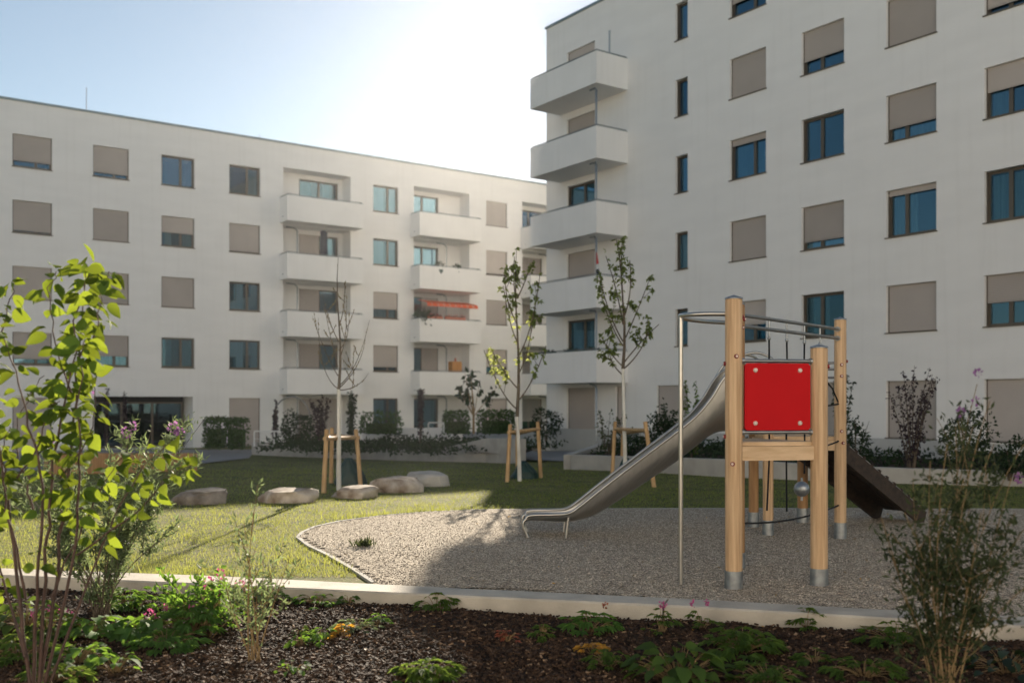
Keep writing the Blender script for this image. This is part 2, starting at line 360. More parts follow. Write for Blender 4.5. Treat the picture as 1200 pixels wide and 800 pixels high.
# kerb with bevel, two blocks with an open joint
def kerb_block(mb,t0,t1,off0=0,off1=0):
    def interp(P,px,key):
        for (a,A),(b,B) in zip(zip([k[0] for k in kpx],P),zip([k[0] for k in kpx][1:],P[1:])):
            if a<=px<=b: return A.lerp(B,(px-a)/(b-a))
        return P[-1]
    ss=[t0]+[k[0] for k in kpx if t0+5<k[0]<t1-5]+[t1]
    rows=[]
    for i,s_ in enumerate(ss):
        o_b=(off0 if i==0 else (off1 if i==len(ss)-1 else 0))
        f=interp(KF,s_,0); b=interp(KB,s_+o_b,1)
        d=(b-f).normalized()*.014
        rows.append([(f.x,f.y,-.30),(f.x,f.y,KZ-.014),(f.x+d.x,f.y+d.y,KZ),(b.x-d.x,b.y-d.y,KZ),(b.x,b.y,KZ-.014),(b.x,b.y,-.2)])
    vs_=sum(rows,[]); fs=[]
    for i in range(len(rows)-1):
        for j in range(5): fs.append((i*6+j,(i+1)*6+j,(i+1)*6+j+1,i*6+j+1))
    fs.append((0,1,2,3,4,5)); e=(len(rows)-1)*6; fs.append((e+5,e+4,e+3,e+2,e+1,e))
    mb.add(vs_,fs,False)
kb=MB()
kerb_block(kb,-200,328); kerb_block(kb,329.0,777,0,7); kerb_block(kb,779.5,1395,7,0)
tag(kb.build('kerb',M['kerb']),kind='structure')
sheet('soil_bed',lambda x,y: y<yline(KF,x)+.05,-7,8,1.5,9.9,.06,M['soil'],hf=soilh)
# paved walks
def poly_sheet(name,P,m,dz=.01,kind='structure'):
    tri=tessellate_polygon([[Vector((p.x,p.y,0)) for p in P]])
    mb=MB(); mb.add([(p.x,p.y,p.z+dz) for p in P],[tuple(t) for t in tri],False); o=mb.build(name,m); tag(o,kind=kind); return o
poly_sheet('path',[G(150,527),G(300,527),G(292,537),G(222,545),G(100,550),G(-60,556),G(-60,530)],M['paving'],.02)
poly_sheet('terrace_path',[G(585,529),G(700,529),G(690,540),G(662,541),G(585,538)],M['paving'],.025)

def scatter_tri(name,mats,count,sample,make,label,cat,kind='stuff'):
    mb=MB()
    for i in range(count):
        p=sample()
        if p is None: continue
        make(mb,p)
    o=mb.build(name,mats); tag(o,label,cat,kind=kind); return o
def s_lawn():
    Y=1/(rnd.uniform(1/34.0,1/9.0)); u=rnd.uniform(-.56,.58); x=u*Y
    if Y<yline(KB,x)+.02 or inpoly(x,Y,GP): return None
    if Y>27 and abs(x)<30 and rnd.random()<.5: return None
    n=noise.noise(Vector((x*.9,Y*.9,2)))
    if n<-.15 and rnd.random()<.45: return None
    return Vector((x,Y,gz(x,Y)-.015))
def mk_blade(mb,p):
    a=rnd.uniform(0,6.28); h=rnd.uniform(.018,.045)*(1.0+.5*max(0,noise.noise(Vector((p.x*2,p.y*2,9))))); w_=rnd.uniform(.0018,.0036)*(p.y/11)
    d=Vector((math.cos(a),math.sin(a),0)); l=Vector((rnd.uniform(-.6,.6),rnd.uniform(-.6,.6),1))*h
    mb.add([p-d*w_,p+d*w_,p+l],[(0,1,2)],False)
scatter_tri('grass',M['lawnblade'],230000,s_lawn,mk_blade,'short patchy green and straw coloured lawn grass round the gravel','grass')
# taller tufts along the gravel edge
def mk_tufts():
    mb=MB()
    for px,py,k,hh in [(455,604,260,.10),(500,601,200,.12),(520,600,120,.12),(430,607,150,.1),(565,596,90,.08),(350,655,90,.07),(395,660,80,.08),(420,668,60,.07),(300,612,80,.07),(480,592,60,.08),(240,672,160,.09),(60,668,200,.12)]:
        c=G(px,py)
        for i in range(k):
            p=c+Vector((rnd.gauss(0,.35),rnd.gauss(0,.12),-.01))
            if inpoly(p.x,p.y,GP): p.y+=.12
            if inpoly(p.x,p.y,GP) or p.y<yline(KB,p.x)+.01: continue
            p.z=gz(p.x,p.y)-.01
            a=rnd.uniform(0,6.28); d=Vector((math.cos(a),math.sin(a),0))*.005; h=hh*rnd.uniform(.5,1.1)
            mb.add([p-d,p+d,p+Vector((rnd.uniform(-.5,.5)*h,rnd.uniform(-.5,.5)*h,h))],[(0,1,2)],False)
    tag(mb.build('grass_tufts',M['lawnblade']),'taller uncut grass tufts beside the gravel edging','grass',kind='stuff')
mk_tufts()
OCT=[(1,0,0),(0,1,0),(-1,0,0),(0,-1,0),(0,0,1)]
def s_grav():
    Y=1/(rnd.uniform(1/14.4,1/6.9)); u=rnd.uniform(-.24,.58); x=u*Y
    if Y<yline(KB,x)+.01 or not inpoly(x,Y,GP): return None
    return Vector((x,Y,gz(x,Y)+gh(x,Y)))
def mk_peb(mb,p):
    r=rnd.uniform(.005,.011); a=rnd.uniform(0,6.28); e=rnd.uniform(.6,1)
    ca,sa=math.cos(a),math.sin(a)
    vs_=[(p.x+(x*ca-y*e*sa)*r,p.y+(x*sa+y*e*ca)*r,p.z+z*r*.7) for x,y,z in OCT]
    mb.add(vs_,[(0,1,4),(1,2,4),(2,3,4),(3,0,4)],False)
scatter_tri('gravel_stones',M['pebble'],60000,s_grav,mk_peb,'fine mixed grey and beige gravel under the play tower','gravel')
def s_soil():
    Y=1/(rnd.uniform(1/9.6,1/4.6)); u=rnd.uniform(-.57,.57); x=u*Y
    if Y>yline(KF,x)-.01: return None
    return Vector((x,Y,soilh(x,Y)))
def mk_chip(mb,p):
    mb.cur=1 if rnd.random()<.045 else 0
    l=rnd.uniform(.005,.019); w_=l*rnd.uniform(.25,.6); a=rnd.uniform(0,6.28); t=rnd.uniform(-.5,.5)
    d=Vector((math.cos(a),math.sin(a),t)).normalized()*l; r=Vector((-math.sin(a),math.cos(a),rnd.uniform(-.5,.5))).normalized()*w_
    n_=d.cross(r).normalized()*.004; p=p+Vector((0,0,rnd.uniform(0,.016)))
    vs_=[p-d-r*.6,p+d*.8-r,p+d+r*.5,p-d*.9+r]
    mb.add([v+n_ for v in vs_]+[v-n_ for v in vs_],[(0,1,2,3),(0,4,5,1),(1,5,6,2),(2,6,7,3),(3,7,4,0)],False)
scatter_tri('bark_mulch',[M['bark_chip'],M['chip_pale']],85000,s_soil,mk_chip,'dark brown bark mulch covering the planting bed','mulch')

# ------------------------------------------------------------------ buildings
def facade(mb,x0,x1,z0,z1,ops,y=0.0,rev=.24,sub=6.0):
    xs={x0,x1}; zs={z0,z1}
    for o in ops: xs|={o[0],o[1]}; zs|={o[2],o[3]}
    xs=sorted(x for x in xs if x0<=x<=x1); zs=sorted(z for z in zs if z0<=z<=z1)
    for i in range(len(xs)-1):
        for j in range(len(zs)-1):
            cx=(xs[i]+xs[i+1])/2; cz=(zs[j]+zs[j+1])/2
            if any(o[0]<cx<o[1] and o[2]<cz<o[3] for o in ops): continue
            mb.add([(xs[i],y,zs[j]),(xs[i+1],y,zs[j]),(xs[i+1],y,zs[j+1]),(xs[i],y,zs[j+1])],[(0,1,2,3)],False)
    for o in ops:
        a,b,c,d=o[:4]; r=o[4] if len(o)>4 else rev
        mb.add([(a,y,c),(b,y,c),(b,y,d),(a,y,d),(a,y+r,c),(b,y+r,c),(b,y+r,d),(a,y+r,d)],[(0,4,7,3),(1,2,6,5),(3,7,6,2),(0,1,5,4)],False)
def window(par,xa,xb,za,zb,shut=0.0,split=.58,curtain=0,y=0.0,sill=True,rev=.15,third=None,inner=None):
    w_=xb-xa; h=zb-za; y0=y+rev
    mb=MB(); fr=.075
    e=.004
    X0,X1,Z0,Z1=xa+e,xb-e,za+e,zb-e
    mb.box(X0,X0+fr,y0,y0+.08,Z0,Z1); mb.box(X1-fr,X1,y0,y0+.08,Z0,Z1)
    mb.box(X0+fr,X1-fr,y0,y0+.08,Z0,Z0+fr); mb.box(X0+fr,X1-fr,y0,y0+.08,Z1-fr,Z1)
    if split:
        xm=xa+w_*split; mb.box(xm-.055,xm+.055,y0-.006,y0+.075,Z0+fr,Z1-fr)
    if third: 
        xm=xa+w_*third; mb.box(xm-.045,xm+.045,y0-.006,y0+.075,Z0+fr,Z1-fr)
    mb.cur=1; d=1.3
    mb.add([(X0,y0+.09,Z0),(X1,y0+.09,Z0),(X1,y0+.09,Z1),(X0,y0+.09,Z1),(X0,y0+d,Z0),(X1,y0+d,Z0),(X1,y0+d,Z1),(X0,y0+d,Z1)],
           [(4,5,6,7),(0,4,7,3),(1,2,6,5),(3,7,6,2),(0,1,5,4)],False)
    f=mb.build('window',[M['bronze'],M['room']],par)
    if shut<.97:
        pb=MB(); pb.box(X0+fr,X1-fr,y0+.035,y0+.05,Z0+fr,Z1-fr); pb.build('pane',M['glass'],f)
        if curtain:
            cb=MB(); rngs={1:[(.05,.52)],2:[(.05,.35),(.65,.95)],3:[(.5,.93)],4:[(.05,.95)],5:[(.62,.95)]}[abs(curtain)]
            for a,b in rngs:
                n=14
                for i in range(n):
                    u0=xa+w_*(a+(b-a)*i/n); u1=xa+w_*(a+(b-a)*(i+1)/n)
                    ya=y0+.16+(.035 if i%2 else 0); yb=y0+.16+(0 if i%2 else .035)
                    cb.add([(u0,ya,Z0+.09),(u1,yb,Z0+.09),(u1,yb,Z1-.09),(u0,ya,Z1-.09)],[(0,1,2,3)],True)
            cb.build('curtain',M['curtain'] if curtain>0 else M['curtain_dark'],f)
    if shut>0:
        sb=MB(); zl=zb-h*shut if shut<.995 else za+.015
        zc=zb-.006; ys=y0-.055; k=0; pts=[]
        while zc>zl:
            zn=max(zl,zc-.045); pts.append((ys,zc)); pts.append((ys-.013,(zc+zn)/2)); pts.append((ys,zn+.006)); zc=zn
        for i in range(len(pts)-1):
            (ya,z_a),(yb,z_b)=pts[i],pts[i+1]
            sb.add([(X0+.02,ya,z_a),(X1-.02,ya,z_a),(X1-.02,yb,z_b),(X0+.02,yb,z_b)],[(0,3,2,1)],False)
        sb.box(X0+.02,X1-.02,ys-.012,ys+.012,zl-.03,zl)
        sb.build('shutter',M['shutter'],f)
    # guide rails
    for g0,g1 in ((X0,X0+.035),(X1-.035,X1)):
        gb=MB(); gb.box(g0,g1,y0-.07,y0-.001,Z0,Z1); gb.build('shutter_guide',M['bronze'],f)
    if sill:
        s_=MB(); s_.box(xa-.035,xb+.035,y-.045,y0-.002,za-.030,za+.003); s_.build('sill',M['bronze'],f)
    return f
def sA(px,off=47.01):
    u=(px-600)/F; t=off/(math.cos(TH)-math.sin(TH)*u); return t*(math.cos(TH)*u+math.sin(TH))
def xB(px,off=26.26):
    u=(px-600)/F; t=off/(math.cos(TH)*u+math.sin(TH)); return -t*(-math.sin(TH)*u+math.cos(TH))

# ---- far house A
zgA=-.62
A=empty('apartment_building',(-math.sin(TH)*47.01,math.cos(TH)*47.01,zgA),TH,
  'long white five-storey apartment house across the back with recessed balconies','apartment building')
e_=EYE-zgA     # rel-to-eye to local z
ZA=lambda r: r+e_
roofA=ZA(12.95)
colsA={'a0':(6.92,8.49),'a1':(10.19,11.74),'a2':(13.2,14.74),'a3':(16.43,17.99),'a4':(24.24,25.74),'a5':(31.48,32.96)}
shutA={'a0':[.78,.9,1,.8,1],'a1':[.83,1,1,.65,None],'a2':[0,.52,1,0,None],'a3':[0,.93,0,0,1],'a4':[0,0,.62,.80,0],'a5':[1,.91,1,.7,1]}
curA={('a2',0):0,('a2',1):2,('a2',3):2,('a3',2):1,('a3',3):1,('a4',0):1,('a4',1):1,('a4',2):4,('a4',4):1,('a3',0):5,('a1',3):4}
ops=[]; wins=[]
for c,(a,b) in colsA.items():
    for k in range(5):
        if shutA[c][k] is None: continue
        zt=ZA(11.546-2.85*k)
        zb_=ZA(10.134-2.85*k) if k<4 else ZA(-2.2)
        if k==4: zt=ZA(.162); 
        ops.append((a,b,zb_,zt,.24)); wins.append((c,k,a,b,zb_,zt))
# two columns further left, outside the picture's edge
for (a,b) in [(1.2,2.8),(-3.2,-1.6)]:
    for k in range(5):
        zt=ZA(11.546-2.85*k); zb_=ZA(10.134-2.85*k); ops.append((a,b,zb_,zt,.24)); wins.append(('x',k,a,b,zb_,zt))
lA=[(sA(331.9),sA(410.8),sA(327.6),sA(425.7,46.01)),(sA(485),sA(550),sA(481),sA(564,46.01)),(sA(612),sA(612)+3.7,sA(612)-.1,sA(612)+4.2)]
flo=[9.15-2.862*k for k in range(5)]
for L_ in lA:
    for k in range(5):
        ops.append((L_[0],L_[1],ZA(flo[k]) if k<4 else ZA(-2.2),ZA(flo[k]+2.62),1.0))
pas=(sA(110),sA(226),ZA(-2.2),ZA(.22),1.5); ops.append(pas)
wb=MB(); x0A,x1A=-8,49
facade(wb,x0A,x1A,-.3,roofA,ops)
wb.add([(x0A,0,-.3),(x0A,12,-.3),(x0A,12,roofA),(x0A,0,roofA),(x1A,0,-.3),(x1A,12,-.3),(x1A,12,roofA),(x1A,0,roofA)],[(0,3,2,1),(4,5,6,7),(1,2,6,5),(3,7,6,2)],False)
# loggia backs
doorA={0:[(.55,0),(0,0),(0,0),(0,0),(.0,1)],}
for li,L_ in enumerate(lA):
    for k in range(5):
        fz=ZA(flo[k]) if k<4 else ZA(-2.2)
        if li==0: da,db=sA(350.5,48.01),sA(396,48.01)
        elif li==1: da,db=L_[0]+.04,L_[0]+2.15
        else: da,db=L_[0]+.25,L_[0]+2.2
        dt=ZA(11.55-2.85*k)
        facade(wb,L_[0],L_[1],fz,ZA(flo[k]+2.62),[(da,db,fz+.05,dt,.2)],y=1.0)
        sh={0:[0,1,1,1,1],1:[0,0,1,1,0],2:[0,.6,1,.7,.6]}[li][k]
        f=window(A,da,db,fz+.05,dt,0,split=.52,curtain={0:[2,5,-5,3,0],1:[3,1,0,0,3],2:[0,0,0,0,0]}[li][k],y=1.0,sill=False,rev=.1)
        if sh>0:
            # one leaf shuttered
            sb=MB(); xm=da+(db-da)*(.52 if li==0 else 1.0); xs0=da if li==0 else (da+(db-da)*.5 if li==1 else da)
            if li==0 and k==4: xm=db
            zl=dt-(dt-fz-.06)*sh; zc=dt-.01; ys=1.07
            while zc>zl+.01:
                zn=max(zl,zc-.05); sb.add([(xs0+.01,ys,zc),(xm-.01,ys,zc),(xm-.01,ys-.01,(zc+zn)/2),(xs0+.01,ys-.01,(zc+zn)/2),(xs0+.01,ys,zn+.006),(xm-.01,ys,zn+.006)],[(0,3,2,1),(3,4,5,2)],False); zc=zn
            sb.build('shutter',M['shutter'],f)
wb.cur=1
wb.add([(pas[0],1.5,pas[2]),(pas[1],1.5,pas[2]),(pas[1],1.5,pas[3]),(pas[0],1.5,pas[3])],[(0,1,2,3)],False)
wallA=wb.build('wall',[M['stucco'],M['room']],A)
window(A,pas[0]+.1,pas[1]-.1,pas[2]+.02,pas[3]-.25,0,split=.33,third=.66,y=1.2,sill=False,rev=.05,curtain=0)
for c,k,a,b,z0,z1 in wins:
    s_=shutA.get(c,[.6,1,0,.3,1])[k]
    window(A,a,b,z0,z1,s_,split=.60 if c!='a4' else .62,curtain=curA.get((c,k),0),sill=True)
rb=MB(); rb.box(x0A-.05,x1A+.05,-.06,12.05,roofA,roofA+.10); rb.build('roof',M['flash'],A)
def balcony(par,xa,xb,proj,zbot,zfl,ztop,rail=True,pipe=None):
    mb=MB(); t=.12
    mb.box(xa,xb,-proj,-.003,zbot,zfl)                    # slab
    mb.box(xa,xb,-proj,-proj+t,zfl,ztop)
    mb.box(xa,xa+t,-proj+t,-.003,zfl,ztop); mb.box(xb-t,xb,-proj+t,-.003,zfl,ztop)
    # drainage gap groove under the parapet (shadow line) and inner floor finish
    b=mb.build('balcony',M['stucco_smooth'],par)
    cp=MB(); cp.box(xa-.01,xb+.01,-proj-.01,-proj+t+.01,ztop+.001,ztop+.018)
    cp.box(xa-.01,xa+t+.01,-proj+t+.011,-.005,ztop+.001,ztop+.018); cp.box(xb-t-.01,xb+.01,-proj+t+.011,-.005,ztop+.001,ztop+.018)
    cp.build('coping',M['flash'],b)
    if rail:
        r=MB(); zz=ztop+.075; p=[(xa+t/2,-.02,zz),(xa+t/2,-proj+t/2,zz),(xb-t/2,-proj+t/2,zz),(xb-t/2,-.02,zz)]
        r.tube(p,.018,6)
        nn=max(2,int((xb-xa)/1.0))
        for i in range(nn+1):
            x=xa+t/2+(xb-xa-t)*i/nn; r.tube([(x,-proj+t/2,ztop+.01),(x,-proj+t/2,zz)],.009,5)
        r.build('handrail',M['tube'],b)
    sp=MB(); sp.tube([(xa+.03,-proj*.5,zfl+.04),(xa-.07,-proj*.5,zfl+.03)],.02,6); sp.build('spout',M['tube'],b)
    if pipe:
        px_,py_,ptop,pbot=pipe; pp=MB()
        pp.tube([(px_-.55,py_+.15,ptop-.06),(px_-.12,py_+.05,ptop-.10),(px_,py_,ptop-.24),(px_,py_,pbot)],.04,8)
        pp.build('downpipe',M['galv'],b)
    return b
for li,L_ in enumerate(lA):
    for k in range(4):
        xo={0:1.35,1:2.75,2:2.6}[li]
        balcony(A,L_[2],L_[3],1.0,ZA(flo[k]-.21),ZA(flo[k]),ZA(flo[k]+1.04),rail=True,
                pipe=(L_[0]+xo-.45,.35,ZA(flo[k]-.21),ZA(flo[k]-2.86 if k<3 else -2.2)) )
# ventilation mast on the roof of A
mm=MB(); xm=sA(113); mm.tube([(xm,2,roofA+.1),(xm,2,roofA+1.7)],.018,6); mm.build('antenna',M['tube'],A)
xm=sA(330); mm=MB(); mm.tube([(xm,3,roofA+.1),(xm,3,roofA+1.1)],.018,6); mm.build('antenna',M['tube'],A)

# ---- near house B
zgB=-.16
B=empty('apartment_building',(math.cos(TH)*26.26,math.sin(TH)*26.26,zgB),TH-R(90),
  'tall white six-storey apartment house on the right with a stack of corner balconies','apartment building')
e_=EYE-zgB; ZB=lambda r: r+e_
roofB=ZB(16.35)
s2=2.85/20.699
colsB={'b0':(-192.4*s2,-187.8*s2),'b1':(-172.93*s2,-161.21*s2),'b2':(-150.5*s2,-138.72*s2),'b3':(-127.91*s2,-116.16*s2),'b4':(-105.81*s2,-94.0*s2),'b5':(-84*s2,-72*s2)}
shutB={'b0':[0,0,0,0,0,None],'b1':[.62,.93,.13,1,.56,None],'b2':[.7,.66,0,.79,0,1],'b3':[1,1,.69,.1,1,1],'b4':[.5,.85,.46,0,.52,1],'b5':[1,.5,1,0,1,1]}
curB={('b1',2):4,('b3',3):1,('b4',3):4,('b2',4):1,('b2',2):0,('b0',3):4,('b3',2):4,('b4',2):2}
splB={'b0':None,'b1':.62,'b2':.42,'b3':.36,'b4':.40,'b5':.4}
ops=[]; wins=[]
for c,(a,b) in colsB.items():
    for k in range(6):
        zt=ZB(12.007-2.85*(k-1)); zb_=zt-1.41
        if c=='b0':
            zt+=-.02; 
        if shutB[c][k] is None: continue
        if k==5: zb_=zt-1.70
        ops.append((a,b,zb_,zt,.24)); wins.append((c,k,a,b,zb_,zt))
ga,gb_=xB(770),xB(806); ops.append((ga,gb_,ZB(.60)-1.7,ZB(.60),.24)); wins.append(('g',5,ga,gb_,ZB(.60)-1.7,ZB(.60)))
ga,gb_=xB(721.7),xB(733); ops.append((ga,gb_,ZB(.60)-1.7,ZB(.60),.24)); wins.append(('g',5,ga,gb_,ZB(.60)-1.7,ZB(.60)))
da,db=xB(664.5),xB(697)
for k in range(6):
    zt=ZB(12.03-2.865*(k-1)); ops.append((da,db,zt-2.25,zt,.24)); wins.append(('d',k,da,db,zt-2.25,zt))
wb=MB(); x0B,x1B=-34.45,-2.0
facade(wb,x0B,x1B,-.4,roofB,ops)
wb.add([(x0B,0,-.4),(x0B,13,-.4),(x0B,13,roofB),(x0B,0,roofB),(x1B,0,-.4),(x1B,13,-.4),(x1B,13,roofB),(x1B,0,roofB)],[(0,3,2,1),(4,5,6,7),(1,2,6,5),(3,7,6,2)],False)
wb.build('wall',M['stucco'],B)
for c,k,a,b,z0,z1 in wins:
    if c=='d': window(B,a,b,z0,z1,[.35,1,0,1,0,1][k],split=.56,sill=False,curtain=[0,0,4,0,2,0][k]); continue
    if c=='g': window(B,a,b,z0,z1,1,split=None); continue
    window(B,a,b,z0,z1,shutB[c][k],split=splB[c],curtain=curB.get((c,k),0),rev=.17)
rb=MB(); rb.box(x0B-.05,x1B+.05,-.06,13.05,roofB,roofB+.10); rb.build('roof',M['flash'],B)
bb=[13.56,10.66,7.76,4.87,1.97]
for k,zt in enumerate(bb):
    b=balcony(B,-33.45,-29.14,1.62,ZB(zt-1.24),ZB(zt-1.02),ZB(zt),rail=True,
        pipe=(-29.35,-1.45,ZB(zt-1.24),ZB((bb[k+1] if k<4 else zt-3.6)-(.9 if k<4 else 0))))
pm=MB(); pm.tube([(-29.2,-.9,ZB(13.5)),(-29.2,-.9,ZB(14.5))],.035,8); pm.build('flue_pipe',M['galv'],B)
pl=MB(); pl.box(x0B,x1B,-.03,-.003,-.4,ZB(-1.16)); pl.build('plinth',M['plinth'],B)

# ---- unseen sunlit house behind the camera, added to bounce warm light (it shows in A's window panes)
CB=empty('apartment_building',(0,-20,0),R(180),'unseen white apartment house behind the camera, added for warm bounce light','apartment building')
ops=[(x,x+1.6,z,z+1.4,.2) for x in range(-36,37,5) for z in (1.2,4.1,7.0,9.9,12.8)]
wb=MB(); facade(wb,-40,40,-.3,16.4,ops)
for o_ in ops:
    wb.cur=1; wb.add([(o_[0],.2,o_[2]),(o_[1],.2,o_[2]),(o_[1],.2,o_[3]),(o_[0],.2,o_[3])],[(0,1,2,3)],False)
wb.cur=0
wb.add([(-40,0,-.3),(-40,12,-.3),(-40,12,16.4),(-40,0,16.4),(40,0,-.3),(40,12,-.3),(40,12,16.4),(40,0,16.4)],[(0,3,2,1),(4,5,6,7),(1,2,6,5),(3,7,6,2)],False)
wb.build('wall',[M['stucco'],M['shutter']],CB)

# ------------------------------------------------------------------ walls and planters
def wallseg(name,pts,th,label=None,cat='wall',m=None,extra=None,taper=None):
    """low wall following ground points [(point, top z)]"""
    mb=MB()
    for (p,zt),(q,zu) in zip(pts,pts[1:]):
        d=Vector((q.x-p.x,q.y-p.y,0)).normalized(); r=Vector((d.y,-d.x,0))
        n_=-r*th if (Vector((p.x,p.y,0)).dot(r)>0) else r*th
        # back offset pointing away from camera
        if (n_.x*p.x+n_.y*p.y)<0: n_=-n_
        z0=min(gz(p.x,p.y),gz(q.x,q.y))-.15; c=.012
        ch=n_.normalized()*c
        A_=[(p.x,p.y,z0),(q.x,q.y,z0),(q.x,q.y,zu-c),(p.x,p.y,zt-c),(p.x+ch.x,p.y+ch.y,zt),(q.x+ch.x,q.y+ch.y,zu)]
        B_=[(p.x+n_.x,p.y+n_.y,z0),(q.x+n_.x,q.y+n_.y,z0),(q.x+n_.x,q.y+n_.y,zu),(p.x+n_.x,p.y+n_.y,zt)]
        mb.add(A_+B_,[(0,1,2,3),(3,2,5,4),(4,5,8,9),(6,9,8,7),(0,3,4,9,6),(1,7,8,5,2)],False)
    o=mb.build(name,m or M['concrete']); move_origin(o,pts[0][0]); tag(o,label,cat); return o
def top(px,py,g): return EYE+(HY-py)/F*g.y
a=G(295,532.5); b=G(505,540); c=G(569,541.5); d=G(610,542.5)
wallseg('planter_wall',[(a,top(295,518.5,a)),(b,top(505,528,b)),(c,top(569,513.3,c)),(d,top(610,513.8,d))],.22,'long low concrete planter wall behind the boulders, stepping up at its right end','planter wall')
a=G(1300,572); b=G(669,549.5); c=b+Vector((2.2,9.0,0)); c.z=0
a2=G(1000,564.5); a1=G(850,558.5)
wallseg('planter_wall',[(b,top(669,532.6,b)),(a1,top(850,538,a1)),(a2,top(1000,546.5,a2)),(a,top(1300,556,a))],.2,'low concrete planter wall running behind the slide to the right edge','planter wall')
wallseg('planter_edge_wall',[(G(669.5,549.3),top(669,532.8,b)),(c,top(669,533,b)+.05)],.2,'short side wall of the right planter going back towards the corner balconies','planter wall')
# soil inside the planters
WR,WB,WA1,WA2=a,b,a1,a2
def planter_soil(name,P,z):
    tri=tessellate_polygon([[Vector((p.x,p.y,0)) for p in P]]); mb=MB(); mb.add([(p.x,p.y,z) for p in P],[tuple(t) for t in tri],False)
    tag(mb.build(name,M['soil']),kind='structure')
zl1=gz(-2,30)+.30
pl_=[G(295,532.4),G(505,539.8),G(610,542.4)]
planter_soil('soil_planter',[p+Vector((0,.12,0)) for p in pl_]+[Vector((.8,35.0,0)),Vector((-1.5,39,0)),Vector((-9,42,0)),Vector((-13.5,38.5,0))],-.12)
planter_soil('soil_planter',[b+Vector((.12,.15,0)),a1+Vector((0,.12,0)),a2+Vector((0,.12,0)),a+Vector((0,.15,0)),Vector((22,20,0)),Vector((14.0,23.8,0)),Vector((5.6,33,0))],.22)
# brown planter at left
pa,pb=G(150,552),G(231,551)
wallseg('brick_planter_wall',[(G(60,556),top(60,531,G(60,556))),(G(231,551),top(231,531,G(231,551)))],.5,'low brown planter wall at the left end of the lawn','planter wall',m=M['wood2'])
# low terrace walls in front of house B's corner and of house A
def abox(name,mb,m,label,cat,rz,loc,group=None):
    o=mb.build(name,m); o.location=loc; o.rotation_euler=(0,0,rz); tag(o,label,cat,group); return o
g=G(640,530)
mb=MB(); mb.box(-3.2,3.6,0,.25,-.2,.75); mb.box(-3.3,3.5,-.5,-.01,.0,.38)
t=empty('terrace_bench',(g.x,g.y+2.0,gz(g.x,g.y)),0,'pale low terrace wall with a built-in grey bench below the corner balconies','bench')
q1=MB(); q1.box(-3.6,3.9,0,.25,-.2,.82,.01); q1.build('back_wall',M['plinth'],t)
q1=MB(); q1.box(-3.0,3.5,-.5,-.005,.18,.50,.01); q1.build('seat',M['flash'],t)
q1=MB(); q1.box(-.25,.25,-.515,-.51,.0,.62); q1.build('divider',M['plinth'],t)
# terrace parapets of house A's ground floor
def terrace(px0,px1,ytop,Y,label):
    p=at(px0,ytop,Y); q=at(px1,ytop,Y)
    mb=MB(); mb.obox(Vector((p.x,p.y,(p.z-.9)/2)),Vector((q.x,q.y,(p.z-.9)/2)),.15,p.z+.9)
    o=mb.build('terrace_wall',M['stucco_smooth']); move_origin(o,(p.x,p.y,-.6)); tag(o,label,'terrace wall')
terrace(425,536,501,42.5,'white low terrace wall behind the shrubs at the far house')
# pale parapet wall along B
p1=at(760,511,27.5); p2=at(1122,512,23.2)
mb=MB(); mb.obox(Vector((p1.x+2,p1.y+2,.28)),Vector((p2.x,p2.y,.28)),.18,.75); o=mb.build('terrace_wall',M['plinth']); move_origin(o,(p2.x,p2.y,0)); tag(o,'pale low terrace wall along the foot of the right house behind the purple shrub','terrace wall')
def rail(px0,px1,yt,yb,Y,label,n=4,bars=()):
    t=empty('garden_railing',at(px0,yb,Y),0,label,'railing'); o0=at(px0,yb,Y)
    p=at(px0,yt,Y)-o0; q=at(px1,yt,Y)-o0; mb=MB(); mb.obox(p,q,.06,.05); mb.build('top_rail',M['white'],t)
    for i in range(n):
        x=p.x+(q.x-p.x)*i/(n-1); m2=MB(); m2.obox((x,p.y,0),(x,p.y,p.z-.025),.05,.05,up=Vector((0,1,0))); m2.build('post',M['white'],t)
    h=(p.z)*.5
    mb=MB(); mb.obox(Vector((p.x,0,h)),Vector((q.x,0,h)),.03,.02); mb.build('mid_rail',M['white'],t)
rail(298,345,505,523,38.5,'pale garden railing at the left end of the far planter',3)
rail(502,520,495,507,40,'small white gate railing between dark shrubs at the far house',2)
p1=at(1112,526,21.5); t=empty('garden_railing',(p1.x,p1.y,.2),0,'thin pale rail above the planter at the right edge','railing')
mb=MB(); mb.tube([(0,0,p1.z-.2),(3.0,-1.4,p1.z-.2)],.03,8); mb.build('top_rail',M['white'],t)
for i in range(3):
    mb=MB(); mb.tube([(i*1.4+.05,-i*.65,0),(i*1.4+.05,-i*.65,p1.z-.2)],.02,6); mb.build('post',M['white'],t)

